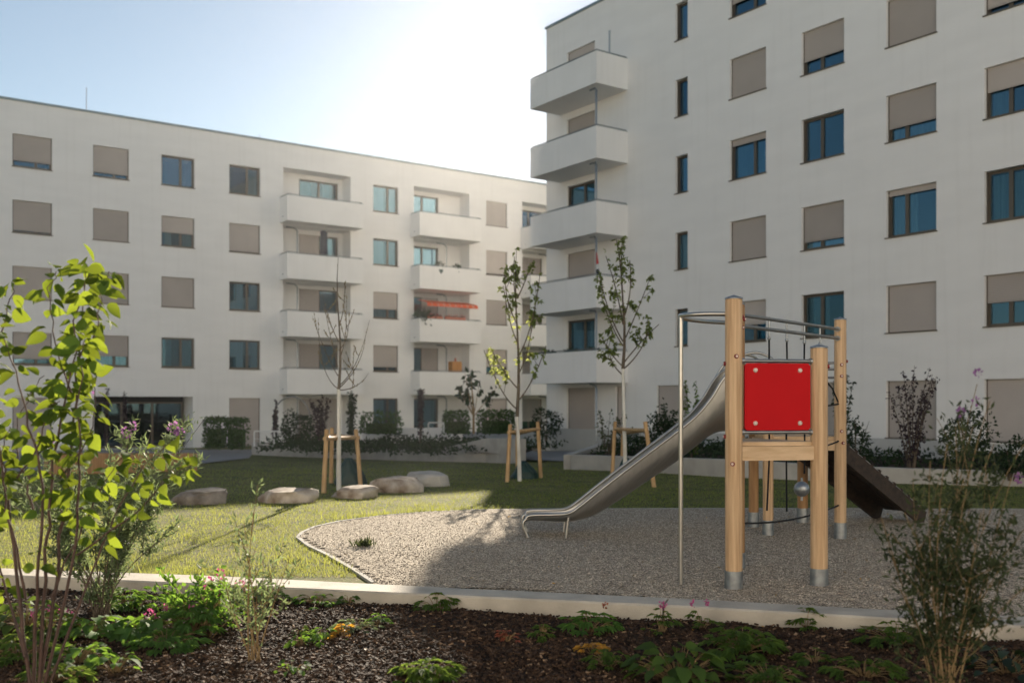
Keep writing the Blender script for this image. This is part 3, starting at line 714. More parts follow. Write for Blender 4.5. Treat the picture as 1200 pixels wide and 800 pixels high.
# ------------------------------------------------------------------ boulders
def boulder(px,pyb,wpx,hpx,seed,m,label,rz=0.0,lump=.16,dz=-.04):
    g=G(px,pyb-2); w_=wpx/F*g.y; h=hpx/F*g.y
    mb=MB(); nu,nv=64,40; vs_=[]; fs=[]
    pr_=random.Random(int(seed*10)); planes=[(Vector((pr_.uniform(-.15,.15),-.15,1)).normalized(),.66)]
    for i in range(11):
        v=Vector((pr_.uniform(-1,1),pr_.uniform(-1,.6),pr_.uniform(-.2,1))).normalized(); planes.append((v,pr_.uniform(.80,1.0)))
    for i in range(nv+1):
        a=math.pi*i/nv
        for j in range(nu):
            b=2*math.pi*j/nu
            d=Vector((math.sin(a)*math.cos(b),math.sin(a)*math.sin(b),math.cos(a)))
            # superellipsoid-ish boulder
            s_=lambda v,e: math.copysign(abs(v)**e,v)
            q=Vector((s_(d.x,.72),s_(d.y,.72),s_(d.z,.62)))
            n_=noise.noise(d*1.2+Vector((seed,0,0)))*lump*2.4-abs(noise.noise(d*2.3+Vector((0,seed,0))))*lump*1.3+noise.noise(d*6+Vector((0,0,seed)))*lump*.35+lump*.3
            q*=1+n_
            for pn,pd in planes:
                e_=q.dot(pn)-pd
                if e_>0: q-=pn*e_*.88
            q*=1+noise.noise(d*14+Vector((seed,seed,0)))*.018
            vs_.append((q.x*w_/2,q.y*w_*.36,q.z*h*.62+h*.40))
    for i in range(nv):
        for j in range(nu):
            j2=(j+1)%nu; fs.append((i*nu+j,(i+1)*nu+j,(i+1)*nu+j2,i*nu+j2))
    mb.add(vs_,fs,True); o=mb.build('boulder',m); o.location=(g.x,g.y+w_*.2,g.z+dz); o.rotation_euler=(0,R(rnd.uniform(-3,3)),rz)
    tag(o,label,'boulder','boulders in a row on the lawn')
boulder(235,592,60,22,1.7,M['granited'],'dark leftmost boulder behind the leafy bush on the lawn',.3)
boulder(332,590,68,20,4.2,M['granite'],'flat brown boulder, second from the left on the lawn',-.1)
boulder(416,585,52,18,7.9,M['granite'],'small rounded reddish boulder in front of the staked bare tree',.1)
boulder(466,578,58,22,12.3,M['granite'],'pale wedge-topped boulder just left of the rightmost boulder',.5)
boulder(500,571,54,21,15.1,M['graniteg'],'smooth grey rightmost boulder of the row on the lawn',-.2,.10)

# ------------------------------------------------------------------ foliage helpers
def leaf(mb,p,d,n,l,w,fold=.25,droop=.2,big=False):
    d=d.normalized(); s_=d.cross(n)
    if s_.length<1e-4: s_=d.orthogonal()
    s_.normalize(); n=s_.cross(d).normalized()
    if big:
        prof=[(0,.0),(.10,.62),(.35,1.0),(.62,.82),(.85,.38),(1,0)]
        vs_=[];k=len(prof)
        for t,ww in prof:
            c=p+d*l*t-n*droop*l*t*t
            vs_+= [c, c+s_*w/2*ww+n*fold*w/2*ww, c-s_*w/2*ww+n*fold*w/2*ww]
        fs=[]
        for i in range(k-1):
            a=i*3;b=a+3
            fs.append((a,b,b+1,a+1)); fs.append((a,a+2,b+2,b))
        mb.add(vs_,fs,True)
    else:
        m_=p+d*l*.5-n*droop*l*.15; e=p+d*l-n*droop*l
        mb.add([p,m_+s_*w/2+n*fold*w/2,e,m_-s_*w/2+n*fold*w/2],[(0,1,2),(0,2,3)],False)
def rv(): 
    while True:
        v=Vector((rnd.uniform(-1,1),rnd.uniform(-1,1),rnd.uniform(-1,1)))
        if .05<v.length<1: return v.normalized()
def curve(p,q,bow,n=8):
    p=Vector(p);q=Vector(q); out=[]
    for i in range(n+1):
        t=i/n; out.append(p.lerp(q,t)+bow*(4*t*(1-t)))
    return out
def along(P,t):
    k=(len(P)-1)*t; i=min(int(k),len(P)-2); return P[i].lerp(P[i+1],k-i)

# ------------------------------------------------------------------ young staked trees
def young_tree(px,pyb,Y,ytop,ywhite,branches,leaf_m,label,leafn=0,lsize=.08,buds=False,bend=0,ltop=0):
    base=at(px,pyb,Y); base.z=gz(base.x,base.y)
    P=lambda a,b,dy=0: at(a,b,Y+dy)-base
    t=empty('young_tree',base,0,label,'tree','young trees tied to wooden stakes')
    r0=.043
    tw=MB(); wp=[Vector((0,0,-.05))]+[P(px+bend*(i/4),pyb+(ywhite-pyb)*i/4) for i in range(1,5)]
    tw.tube(wp,[r0*1.1,r0,r0*.9,r0*.85,r0*.8],10)
    tw.cur=1
    topx=px+bend; up=[P(topx,ywhite)]+[P(topx+2*math.sin(i),ywhite+(ytop-ywhite)*i/6) for i in range(1,7)]
    k_=.75 if leaf_m is None else 1; tw.tube(up,[v*k_ for v in (.038,.031,.025,.019,.014,.010,.004)],8)
    tr=tw.build('trunk',[M['trunkwhite'],M['bark']],t)
    bm=MB(); lm=MB(); segs=[up]
    for (x0,y0,x1,y1,x2,y2) in branches:
        dy=rnd.uniform(-.5,.5)
        a=P(x0,y0);m_=P(x1,y1,dy*.6);e=P(x2,y2,dy)
        c=[a.lerp(m_,u).lerp(m_.lerp(e,u),u) for u in [i/9 for i in range(10)]]
        bm.tube(c,[(.0105 if leaf_m is None else .016)-.0009*i for i in range(10)],6); segs.append(c)
        for j in range(2):
            u=rnd.uniform(.35,.8); s_=along(c,u); e2=s_+Vector((rnd.uniform(-.25,.25),rnd.uniform(-.2,.2),rnd.uniform(.15,.45)))
            c2=curve(s_,e2,Vector((0,0,-.03)),4); bm.tube(c2,[.007,.006,.005,.004,.003],5); segs.append(c2)
    bm.build('branch',M['bark'],t)
    if leafn:
        lm.cur=0
        for i in range(leafn):
            c=segs[0] if rnd.random()<ltop else rnd.choice(segs[1:]); u=1-.55*rnd.random()**1.4 if c is not segs[0] else rnd.uniform(.3,1)
            p=along(c,u); out=rv(); out.z=abs(out.z)*.3-.25
            # leaf clusters on short spurs
            q=p+rv()*rnd.uniform(.02,.10)
            for k in range(rnd.choice((2,3,3,4))):
                d=(out+rv()*.8); leaf(lm,q,d,Vector((0,0,1))+rv()*.8,lsize*rnd.uniform(.6,1.2),lsize*rnd.uniform(.45,.85),.3,.4)
        lm.build('crown',leaf_m,t)
    if buds:
        bd=MB()
        for c in segs:
            for i in range(9):
                p=along(c,rnd.uniform(.3,1)); bd.ball(p+rv()*.010,.009,6,4,(1,1,2.0))
        tag(bd.build('buds',M['bud'],t),kind='stuff')
    return base
bt1=young_tree(397,557,18.0,300,456,[(397,456,372,440,373,372),(396,440,380,415,366,370),(396,430,388,400,380,360),(397,452,420,435,433,375),(397,455,425,430,428,395),(398,420,408,398,406,345),(397,400,386,382,378,345),(398,380,405,360,404,330),(397,457,420,457,432,437),(397,410,410,400,409,365)],None,
   'bare budding young tree with a white painted trunk, left of the three staked trees',buds=True)
bt2=young_tree(609,549,20.5,290,488,[(607,480,588,468,567,410),(607,455,595,445,575,408),(606,400,596,380,590,335),(606,420,625,390,633,320),(607,440,622,410,628,350),(606,380,590,350,592,318),(606,360,600,330,603,300),(607,470,625,450,640,405),(606,350,616,330,622,310)],M['youngleaf'],
   'leafy young tree with a white trunk between its stakes, near the middle',leafn=230,lsize=.10,bend=-3,ltop=.13)
bt3=young_tree(733,560,21.0,285,432,[(731,430,718,420,705,395),(731,432,757,410,762,378),(731,425,750,400,772,380),(730,400,712,370,702,320),(730,405,716,385,704,345),(731,400,745,370,762,325),(730,380,724,340,710,300),(731,372,742,345,738,305),(730,350,728,310,722,280),(731,440,716,430,712,405)],M['youngleaf'],
   'leafy young tree with a white trunk in front of the corner balconies',leafn=290,lsize=.10,bend=-3,ltop=.13)
def stakes(feet,topy,tops,Y,label):
    """feet: pixel feet; tops: pixel heads"""
    g0=G(*feet[0]); t=empty('tree_stake_frame',g0,0,label,'tree stakes','wooden stake frames round the young trees')
    heads=[]
    for i,((fx,fy),(hx,hy)) in enumerate(zip(feet,tops)):
        g=G(fx,fy); h=at(hx,hy,g.y+(.12 if i<2 else -.2)); heads.append(h-g0)
        mb=MB(); mb.tube([g-g0-Vector((0,0,.1)),(g-g0).lerp(h-g0,.5),h-g0],[.045,.043,.040],10); mb.build('stake',M['stake'],t)
    # crossbars of half rounds just below the heads
    dz=Vector((0,0,-.16)); k=len(heads)
    for i in range(k):
        for j in range(i+1,k):
            a,b=heads[i]+dz,heads[j]+dz; d=(b-a).normalized()*.09
            off=Vector((0,-.055 if (i,j)==(0,1) else .05,0))
            mb=MB(); mb.tube([a-d+off,b+d+off],.036,8); mb.build('crossbar',M['stake'],t)
    c=sum(heads,Vector())/k+dz
    mb=MB(); mb.tube([heads[0]+dz*1.15,c+Vector((0,0,.02)),heads[1]+dz*1.1],.012,6); mb.build('tie_strap',M['rope'],t)
stakes([(379,577),(423,569),(388,565)],503,[(383,503),(417,503),(389,501)],18,'three wooden stakes round the bare tree')
stakes([(594,564),(634,559),(606,552)],496,[(598,497),(630,494),(606,501)],20.5,'three wooden stakes round the leafy tree near the middle')
stakes([(717,557),(767,570),(729,551)],496,[(721,494),(756,494),(730,500)],21,'three wooden stakes round the tree behind the slide')
def bag(px,py,wpx,hpx,label):
    g=G(px,py); w_=wpx/F*g.y; h=hpx/F*g.y; mb=MB(); nu,nv=20,12; vs_=[];fs=[]
    for i in range(nv+1):
        t=i/nv
        for j in range(nu):
            b=2*math.pi*j/nu; r=(1-.75*t**1.6)*(1+.14*math.sin(5*b+3*t)+.25*noise.noise(Vector((math.cos(b)*1.5,math.sin(b)*1.5,t*3))))
            vs_.append((r*w_/2*math.cos(b)-.1*w_*t,r*w_*.4*math.sin(b),h*t*(1+.08*math.sin(3*b))))
    for i in range(nv):
        for j in range(nu):
            j2=(j+1)%nu; fs.append((i*nu+j,i*nu+j2,(i+1)*nu+j2,(i+1)*nu+j))
    fs.append(tuple(nv*nu+j for j in range(nu)))
    mb.add(vs_,fs,True); o=mb.build('watering_bag',M['bag']); o.location=g-Vector((0,0,.02)); tag(o,label,'watering bag','watering bags round the young trees')
bag(412,567,38,30,'dark green watering bag at the foot of the bare tree')
bag(616,560,32,20,'dark green watering bag at the foot of the leafy tree near the middle')
bag(736,556,26,20,'dark green watering bag at the foot of the tree behind the slide')

# ------------------------------------------------------------------ background shrubs
def shrub(name,px,pyb,ytop,wpx,Y,m,label,n=500,ls=.07,col=False,stems=5,group=None,cat='shrub',air=0.0,zbase=None,leafw=.6):
    base=at(px,pyb,Y); 
    if zbase is not None: base.z=zbase
    H=EYE+(HY-ytop)/F*Y-base.z; W=wpx/F*Y
    t=empty(name,base,0,label,cat,group); mb=MB(); st=MB(); tips=[]
    for i in range(stems):
        a=rnd.uniform(0,6.28); rr=W*.5*rnd.uniform(.15,.95)*(.5 if col else 1)
        e=Vector((math.cos(a)*rr,math.sin(a)*rr*.8,H*rnd.uniform(.7,1.0)))
        if i==0: e=Vector((rnd.uniform(-.1,.1)*W,0,H))
        c=curve((math.cos(a)*.04,math.sin(a)*.04,-.05),e,Vector((-math.cos(a)*rr*.15,0,0)),7); tips.append(c)
        st.tube(c,[.016-.0018*k for k in range(8)],5)
    st.build('stem',M['bark'],t)
    for i in range(n):
        if air>0 or col:
            c=rnd.choice(tips); u=rnd.uniform(.12,1)**.8; p=along(c,u)+rv()*rnd.uniform(.02,W*(.12 if air else .2))*(1.15-u*.8)
        else:
            v=rv()*rnd.uniform(.35,1)**.6; p=Vector((v.x*W/2,v.y*W*.38,H*.52+v.z*H*.5))
            k=1+.35*noise.noise(Vector((p.x*3/W+px,p.y*3/W,p.z*3/H))); p=Vector((p.x*k,p.y*k,p.z*min(k,1.12)))
        leaf(mb,p,rv()+Vector((0,0,-.2)),rv()+Vector((0,0,1)),ls*rnd.uniform(.6,1.25),ls*leafw*rnd.uniform(.7,1.2),.3,.3)
    mb.build('foliage',m,t)
GA='shrubs in front of the far house'; GB='shrubs in the right planter'
shrub('columnar_shrub',125,525,456,17,44,M['purpleleaf'],'dark columnar shrub, left of two in front of the passage',520,.12,True,5,GA)
shrub('columnar_shrub',146,525,458,15,44,M['purpleleaf'],'dark columnar shrub, right of two in front of the passage',480,.12,True,5,GA)
shrub('columnar_shrub',322,520,468,14,39,M['purpleleaf'],'thin dark columnar shrub beside the ground-floor door of the far house',330,.12,True,4,GA)
shrub('columnar_shrub',411,520,460,26,37,M['darkleaf'],'dense dark shrub just right of the bare tree trunk',520,.13,True,5,GA)
shrub('columnar_shrub',493,518,456,17,36,M['purpleleaf'],'thin dark columnar shrub below the flower balconies',420,.11,True,5,GA)
shrub('leafy_shrub',348,520,482,46,38,M['darkleaf'],'broad dark shrub left of the bare tree trunk',750,.13,group=GA)
shrub('leafy_shrub',377,520,462,46,36.5,M['purpleleaf'],'open purplish shrub directly left of the bare tree trunk',480,.13,False,7,GA,air=1)
shrub('leafy_shrub',640,516,480,40,40,M['darkleaf'],'dark shrub beside the house corner behind the middle staked tree',600,.13,group=GA)
# hedges as blocks
def hedge(px0,px1,pyb,ytop,Y,m,label,n=900,d=.9,ls=.09,group='clipped hedges at the far house',ragged=.12):
    b=at((px0+px1)/2,pyb,Y); W=(px1-px0)/F*Y; H=(pyb-ytop)/F*Y; t=empty('hedge',b,0,label,'hedge',group); mb=MB()
    k=MB(); k.box(-W*.38,W*.38,-d*.25,d*.25,0,H*.72); k.build('core',m,t)
    for i in range(n):
        f=rnd.random()
        x=rnd.uniform(-.5,.5)*W; 
        if f<.6: p=Vector((x,-d/2+rnd.uniform(0,.1),rnd.uniform(0,1)*H))
        elif f<.9: p=Vector((x,rnd.uniform(-.5,.5)*d,H*(1+rnd.uniform(-.06,ragged))))
        else: p=Vector((W*rnd.choice((-.5,.5)),rnd.uniform(-.5,.5)*d,rnd.uniform(0,1)*H))
        leaf(mb,p,rv()+Vector((0,-.3,.5)),rv(),ls*1.5*rnd.uniform(.6,1.3),ls*.9,.3,.2)
    mb.build('foliage',m,t)
hedge(242,264,525,493,42,M['hedgeleaf'],'clipped hedge block left of the ground-floor door')
hedge(266,289,525,494,42,M['hedgeleaf'],'clipped hedge block right beside the ground-floor door')
hedge(424,470,508,491,41.5,M['hedgeleaf'],'low ragged hedge below the single windows of the far house',700,ragged=.5)
hedge(520,549,508,488,41,M['hedgeleaf'],'ragged green hedge left of the small dark-leaved tree',800,ragged=.3)
hedge(560,602,508,487,41,M['hedgeleaf'],'ragged green hedge right of the small dark-leaved tree',1000,ragged=.3)
# small tree at the hedge
base=at(555,508,38); t=empty('small_tree',base,0,'small dark-leaved tree with a pale stem standing before the hedges','tree')
P=lambda a,b: at(a,b,38)-base
mb=MB(); mb.tube([P(555,508),P(555,480),P(553,455),P(550,440)],[.05,.04,.025,.01],7); mb.build('trunk',M['strawstem'],t)
mb=MB(); ends=[]
for a,b in [(538,450),(545,437),(552,436),(562,445),(575,462),(581,455),(535,452),(548,458)]:
    c=curve(P(555,488),P(a,b),Vector((0,rnd.uniform(-.3,.3),0)),5); mb.tube(c,[.02,.016,.013,.01,.008,.005],5); ends.append(c)
mb.build('branch',M['strawstem'],t)
mb=MB()
for i in range(110):
    c=rnd.choice(ends); p=along(c,rnd.uniform(.65,1))+rv()*rnd.uniform(0,.16); leaf(mb,p,rv()+Vector((0,0,-.6)),rv(),.26*rnd.uniform(.6,1.2),.17,.2,.3)
mb.build('crown',M['darkleaf'],t)
# ground cover in planters
def cover(name,P0,n,m,label,hh=.35,ls=.12):
    mb=MB(); xs=[p[0] for p in P0]; ys=[p[1] for p in P0]
    k=0
    while k<n:
        x=rnd.uniform(min(xs),max(xs)); y=rnd.uniform(min(ys),max(ys))
        if not inpoly(x,y,P0): continue
        k+=1; z=P0[0][2]+max(0,hh*(.45+.9*noise.noise(Vector((x*.8,y*.8,4)))))*rnd.uniform(.1,1)
        leaf(mb,Vector((x,y,z)),rv()+Vector((0,0,.6)),rv()+Vector((0,0,.5)),ls*rnd.uniform(.6,1.3),ls*.5,.3,.3)
    tag(mb.build(name,m),label,'ground cover',kind='stuff')
cover('ground_cover',[(-8.8,33.6,-.12),(-2.6,31.0,-.12),(2.0,35.5,-.12),(-1.0,39,-.12),(-9,41,-.12)],3600,M['darkleaf'],'dark low ground cover planting in the far planter',.5,.17)
bR=WB; a,b,a1,a2=WR,WB,WA1,WA2
cover('ground_cover',[(bR.x+.4,bR.y+.5,.22),(a1.x,a1.y+.3,.22),(a2.x,a2.y+.3,.22),(a.x,a.y+.3,.22),(20,19,.22),(12.6,23.8,.22),(5.2,32,.22)],4200,M['darkleaf'],'dark low ground cover planting in the right planter',.42,.13)
# right planter shrubs
shrub('leafy_shrub',781,540,475,40,24.5,M['darkleaf'],'dense dark round shrub seen behind the middle of the slide',1100,.10,group=GB)
shrub('leafy_shrub',812,545,446,44,23.5,M['leafgreen'],'tall open green shrub with upright twigs behind the slide',330,.11,False,7,GB,air=1)
shrub('leafy_shrub',712,535,478,46,25.5,M['oliveleaf'],'thin wispy shrub behind the right staked tree',220,.09,False,8,GB,air=1)
shrub('leafy_shrub',748,538,505,60,25,M['darkleaf'],'low dark shrub between the staked tree and the slide',600,.10,group=GB)
shrub('leafy_shrub',985,548,424,40,21,M['darkleaf'],'tall dark shrub behind the rear posts of the play tower',800,.085,False,8,GB,air=1)
shrub('leafy_shrub',1003,552,490,36,20.5,M['darkleaf'],'dark low shrub just right of the rear post of the play tower',500,.085,group=GB)
shrub('purple_leaf_shrub',1068,556,428,84,19.5,M['purpleleaf'],'tall purple-leaved shrub in front of the shuttered ground-floor window',900,.075,False,11,GB,air=1)
shrub('leafy_shrub',1134,552,480,66,20,M['darkleaf'],'dark broad shrub beside the right-hand ground-floor window',800,.09,group=GB)
shrub('leafy_shrub',865,550,505,70,22.5,M['darkleaf'],'low dark shrub seen through the front posts of the play tower',600,.09,group=GB)
shrub('leafy_shrub',1185,560,515,60,18.5,M['darkleaf'],'low dark shrub in the planter at the right edge',500,.09,group=GB)
# ------------------------------------------------------------------ balcony things on house A
def onA(s,depth,z): # local to world
    v=Matrix.Rotation(TH,4,'Z')@Vector((s,depth,0)); return Vector((A.location.x+v.x,A.location.y+v.y,EYE+z))
L0,L1=lA[0],lA[1]
# folded parasol
p=onA(sA(380,46.4),-.55,flo[1]); t=empty('folded_parasol',p,TH,'closed navy parasol on the second balcony from the top of the far house','parasol')
mb=MB(); mb.tube([(0,0,.0),(0,0,1.0)],.03,8); mb.build('pole',M['tube'],t)
mb=MB(); mb.tube([(0,0,1.0),(0,0,1.15),(0,0,1.5),(0,0,2.0),(0,0,2.35),(0,0,2.42)],[.24,.22,.19,.18,.19,.03],12); mb.build('canopy',M['navy'],t)
# awning on the third floor balcony of stack b
zt=EYE+8.95-0-2.86
aw=MB()
xa,xb=L1[0]+.15,L1[3]-.35; z1=ZA(flo[1]-.23)
n=26
for i in range(n):
    aw.cur=1 if i%3==2 else 0
    u0=xa+(xb-xa)*i/n; u1=xa+(xb-xa)*(i+1)/n
    aw.add([(u0,.0,z1-.02),(u1,.0,z1-.02),(u1,-1.18,z1-.30),(u0,-1.18,z1-.24),(u0,-1.2,z1-.46),(u1,-1.2,z1-.46)],[(0,3,2,1),(3,4,5,2)],False)
aw.build('awning',[M['awning'],M['awningstripe']],A)
# flower boxes under the awning
GF='red flower boxes on the balcony rail under the awning'
for i,px in enumerate([505.5,515,526,534,542]):
    s_=sA(px,46.0); t=empty('flower_box',onA(s_,-1.0+.06,flo[2]+1.06),TH,['flower box nearest the tall balcony plant','second flower box from the left under the awning','middle flower box under the awning','second flower box from the right under the awning','rightmost flower box under the awning'][i],'flower box',GF)
    mb=MB(); mb.box(-.22,.22,-.08,.08,0,.14,.01); mb.build('box',M['terracotta'],t)
    mb=MB()
    for k in range(40): leaf(mb,Vector((rnd.uniform(-.2,.2),rnd.uniform(-.07,.07),.13)),rv()+Vector((0,0,1)),rv(),.10,.06)
    mb.cur=1
    for k in range(10): mb.ball((rnd.uniform(-.2,.2),rnd.uniform(-.08,.08),.2+rnd.uniform(0,.06)),.022,6,4)
    mb.build('flowers',[M['darkleaf'],M['flagred']],t)
def potplant(s,dep,z,h,label,w_=.3,potc='terracotta',n=60,lm='darkleaf',ls=.16):
    t=empty('potted_plant',onA(s,dep,z),TH,label,'potted plant'); mb=MB(); mb.tube([(0,0,0),(0,0,h*.35)],[w_*.32,w_*.42],12); mb.build('pot',M[potc],t)
    mb=MB()
    for k in range(n): leaf(mb,Vector((rnd.uniform(-.05,.05),rnd.uniform(-.05,.05),h*.35))+rv()*w_*.35+Vector((0,0,h*.25)),rv()+Vector((0,0,.7)),rv(),ls,ls*.35,.2,.5)
    mb.build('leaves',M[lm],t)
potplant(L1[2]+.45,-.62,flo[2],1.75,'tall palm-like potted plant at the left end of the balcony under the awning',.9,n=90,ls=.4)
potplant(sA(517,46.0),-.80,flo[1]+.6,.85,'green box plant, left of two on the balcony above the awning',.6,'teal',60)
potplant(sA(538,46.0),-.80,flo[1]+.6,.78,'green box plant, right of two on the balcony above the awning',.5,'teal',60)
t=empty('cupboard',onA(sA(534,46.6),-.35,flo[3]),TH,'orange wooden cupboard on the lowest balcony of the middle stack','cupboard')
mb=MB(); mb.box(-.32,.32,-.22,.22,.02,1.65,.01); mb.build('carcass',M['orangewood'],t)
mb=MB(); mb.box(-.30,-.005,-.235,-.222,.06,1.6); mb.box(.005,.30,-.235,-.222,.06,1.6); mb.build('door',M['orangewood'],t)
mb=MB(); mb.tube([(.02,0,1.65),(.02,0,1.85)],[.07,.05],8); mb.build('vase',M['terracotta'],t)
# arched trellis at ground floor of A
t=empty('garden_arch',at(342,518,40),0,'dark arched trellis beside the ground-floor loggia','trellis')
mb=MB(); mb.tube([(.75*math.cos(R(180-i*18))+.0,0,1.0+.85*math.sin(R(i*18))) for i in range(0,11)],.03,6)
for s_ in (-.75,.75): mb.tube([(s_,0,-.1),(s_,0,1.0)],.03,6)
mb.build('arch',M['tube'],t)
# small folded flag at balcony of B
def onB(x,dep,z):
    v=Matrix.Rotation(TH-R(90),4,'Z')@Vector((x,dep,0)); return Vector((B.location.x+v.x,B.location.y+v.y,EYE+z))
t=empty('balcony_flag',onB(-29.3,-1.5,bb[3]),TH-R(90),'small red, white and dark flag at the corner of the second lowest corner balcony','flag')
mb=MB(); mb.tube([(0,0,0),(0.0,0,.95)],.015,6); mb.build('pole',M['tube'],t)
mb=MB()
for k,(z0,z1,ci) in enumerate([(.9,.45,0),(.45,.25,1),(.25,.08,2)]):
    mb.cur=ci; w0=.06+.14*(.9-z0)*1.2; w1=.06+.14*(.9-z1)*1.2
    mb.add([(0.02,-.01,z0),(0.02+w0,-.02,z0),(0.02+w1,.01,z1),(.02,-.01,z1)],[(0,1,2,3)],False)
mb.build('cloth',[M['flagred'],M['white'],M['navy']],t)
for i,(x,l_) in enumerate([(-32.7,'leftmost'),(-31.2,'middle'),(-29.9,'right')]):
    t=empty('planter_trough',onB(x,-1.2,bb[4]-.35),TH-R(90),'dark planter trough with greens, '+l_+' one on the lowest corner balcony','planter','dark troughs on the lowest corner balcony')
    mb=MB(); mb.box(-.35,.35,-.12,.12,0,.42,.01); mb.build('trough',M['teal'],t)
    mb=MB()
    for k in range(50): leaf(mb,Vector((rnd.uniform(-.3,.3),rnd.uniform(-.1,.1),.4)),rv()+Vector((0,0,1)),rv(),.16,.06)
    mb.build('leaves',M['darkleaf'],t)

# ------------------------------------------------------------------ play tower
TW=empty('play_tower',(2.6,9.8,0),0,'wooden play tower with a steel slide, red panel, fireman pole and rope net on gravel','play tower')
O=Vector((2.6,9.8,0))
def W(p): return Vector(p)-O
def post(x,y,h,r=.073,m='wood',bolts=(),cap=True,foot=.16):
    mb=MB(); mb.tube([W((x,y,foot-.02)),W((x,y,1.0)),W((x,y,h-.012)),W((x,y,h))],[r,r,r,r-.008],20); p=mb.build('post',M[m],TW)
    mb=MB(); mb.tube([W((x,y,-.1)),W((x,y,foot))],r+.004,20); mb.build('post_foot',M['galv'],p)
    if cap:
        mb=MB(); mb.tube([W((x,y,h)),W((x,y,h+.012)),W((x,y,h+.035))],[r+.004,r+.003,.004],16); mb.build('post_cap',M['galv'],p)
    for (bz,ang,c) in bolts:
        a=R(ang); d=Vector((math.cos(a),math.sin(a),0)); q=W((x,y,bz))
        mb=MB(); mb.tube([q+d*(r-.005),q+d*(r+.014)],[.021,.017],10); mb.cur=1; mb.tube([q+d*(r+.0145),q+d*(r+.02)],[.011,.009],8)
        mb.build('bolt',[M[c],M['boltwhite']],p)
    return p
P1=(1.89,8.38);P1b=(2.152,9.40);P2=(2.655,8.50);P3=(3.80,11.38);P4=(3.045,11.69);P5=(3.06,12.45);P6=(3.82,12.92)
fz_=.155
post(*P1,2.47,bolts=[(1.98,-85,'redcap'),(1.92,180,'redcap'),(1.30,180,'redcap'),(1.07,-110,'redcap'),(2.32,10,'redcap')])
post(*P1b,2.52,bolts=[(2.38,-40,'redcap'),(2.30,-60,'redcap'),(1.35,-30,'redcap')],m='wood2')
post(*P2,2.06,bolts=[(1.90,-20,'redcap')])
post(*P3,2.54,r=.068,foot=.20,bolts=[(2.02,-95,'redcap'),(1.89,-95,'redcap'),(2.06,-10,'redcap'),(1.255,-95,'redcap'),(1.12,-80,'redcap')])
post(*P4,2.02,r=.062,m='wood',foot=.19)
post(*P5,1.98,r=.062,m='wood2',foot=.2)
post(*P6,1.98,r=.068,m='wood2',foot=.2)
def beam(a,b,z0,z1,w_=.06,off=(0,0),m='woodbeam',name='beam',trim=.0):
    a_=Vector((a[0]+off[0],a[1]+off[1],(z0+z1)/2)); b_=Vector((b[0]+off[0],b[1]+off[1],(z0+z1)/2)); d=(b_-a_).normalized()
    mb=MB(); mb.obox(W(a_+d*trim),W(b_-d*trim),w_,z1-z0); return mb.build(name,M[m],TW)
beam(P1,P2,1.095,1.215,.07,trim=.06); beam(P1,P1b,1.095,1.215,.07,trim=.06); beam(P1b,P2,1.095,1.215,.07,trim=.06)
# front deck (triangular) 
mb=MB(); T=[Vector((*P1,0)),Vector((*P2,0)),Vector((*P1b,0))]; cen=sum(T,Vector())/3
T=[cen+(p-cen)*1.02 for p in T]
mb.add([W((p.x,p.y,1.218)) for p in T]+[W((p.x,p.y,1.252)) for p in T],[(2,1,0),(3,4,5),(0,1,4,3),(1,2,5,4),(2,0,3,5)],False); mb.build('deck',M['woodbeam'],TW)
for a_,b_ in ((P3,P4),(P4,P5),(P5,P6),(P3,P6)): beam(a_,b_,1.03,1.15,.07,trim=.06)
mb=MB()
for i in range(7):
    t0=i/7+.006; t1=(i+1)/7-.006
    q=[Vector((*P4,0)).lerp(Vector((*P5,0)),t0),Vector((*P3,0)).lerp(Vector((*P6,0)),t0),Vector((*P3,0)).lerp(Vector((*P6,0)),t1),Vector((*P4,0)).lerp(Vector((*P5,0)),t1)]
    mb.add([W((p.x,p.y,1.153)) for p in q]+[W((p.x,p.y,1.187)) for p in q],[(3,2,1,0),(4,5,6,7),(0,1,5,4),(2,3,7,6),(1,2,6,5),(3,0,4,7)],False)
mb.build('deck',M['woodbeam'],TW)
# red panel and its rails, in the plane P1-P2
d=Vector((P2[0]-P1[0],P2[1]-P1[1],0)).normalized(); nrm=Vector((d.y,-d.x,0))
a0=Vector((*P1,0)); 
def onp(s,z,o=0): return W(a0+d*s+Vector((0,0,z))+nrm*o)
Lp=(Vector((*P2,0))-a0).length
mb=MB(); x0,x1,z0,z1=.095,Lp-.085,1.352,1.925
c=.02
for o_,rev_ in ((.012,False),(-.012,True)):
    vs_=[onp(x0+c,z0,o_),onp(x1-c,z0,o_),onp(x1,z0+c,o_),onp(x1,z1-c,o_),onp(x1-c,z1,o_),onp(x0+c,z1,o_),onp(x0,z1-c,o_),onp(x0,z0+c,o_)]
    mb.add(vs_,[tuple(range(8)) if not rev_ else tuple(range(7,-1,-1))],False)
b_=len(mb.v)-16
for i in range(8):
    j=(i+1)%8; mb.f.append((b_+i,b_+8+i,b_+8+j,b_+j)); mb.m.append(0); mb.sm.append(False)
pan=mb.build('panel',M['red'],TW)
for s_ in (x0+.095,x1-.095):
    for z_ in (z0+.06,z1-.06):
        mb=MB(); mb.tube([onp(s_,z_,.011),onp(s_,z_,.019),onp(s_,z_,.024)],[.021,.019,.010],14); mb.build('bolt',M['boltwhite'],pan)
for z_ in (1.945,1.335):
    mb=MB(); mb.tube([onp(.06,z_,0),onp(Lp-.06,z_,0)],.017,10); mb.build('panel_rail',M['tube'],TW)
    for s_ in (.075,Lp-.075):
        mb=MB(); mb.tube([onp(s_-.012,z_,0),onp(s_+.012,z_,0)],.027,10); mb.build('rail_collar',M['galv'],TW)
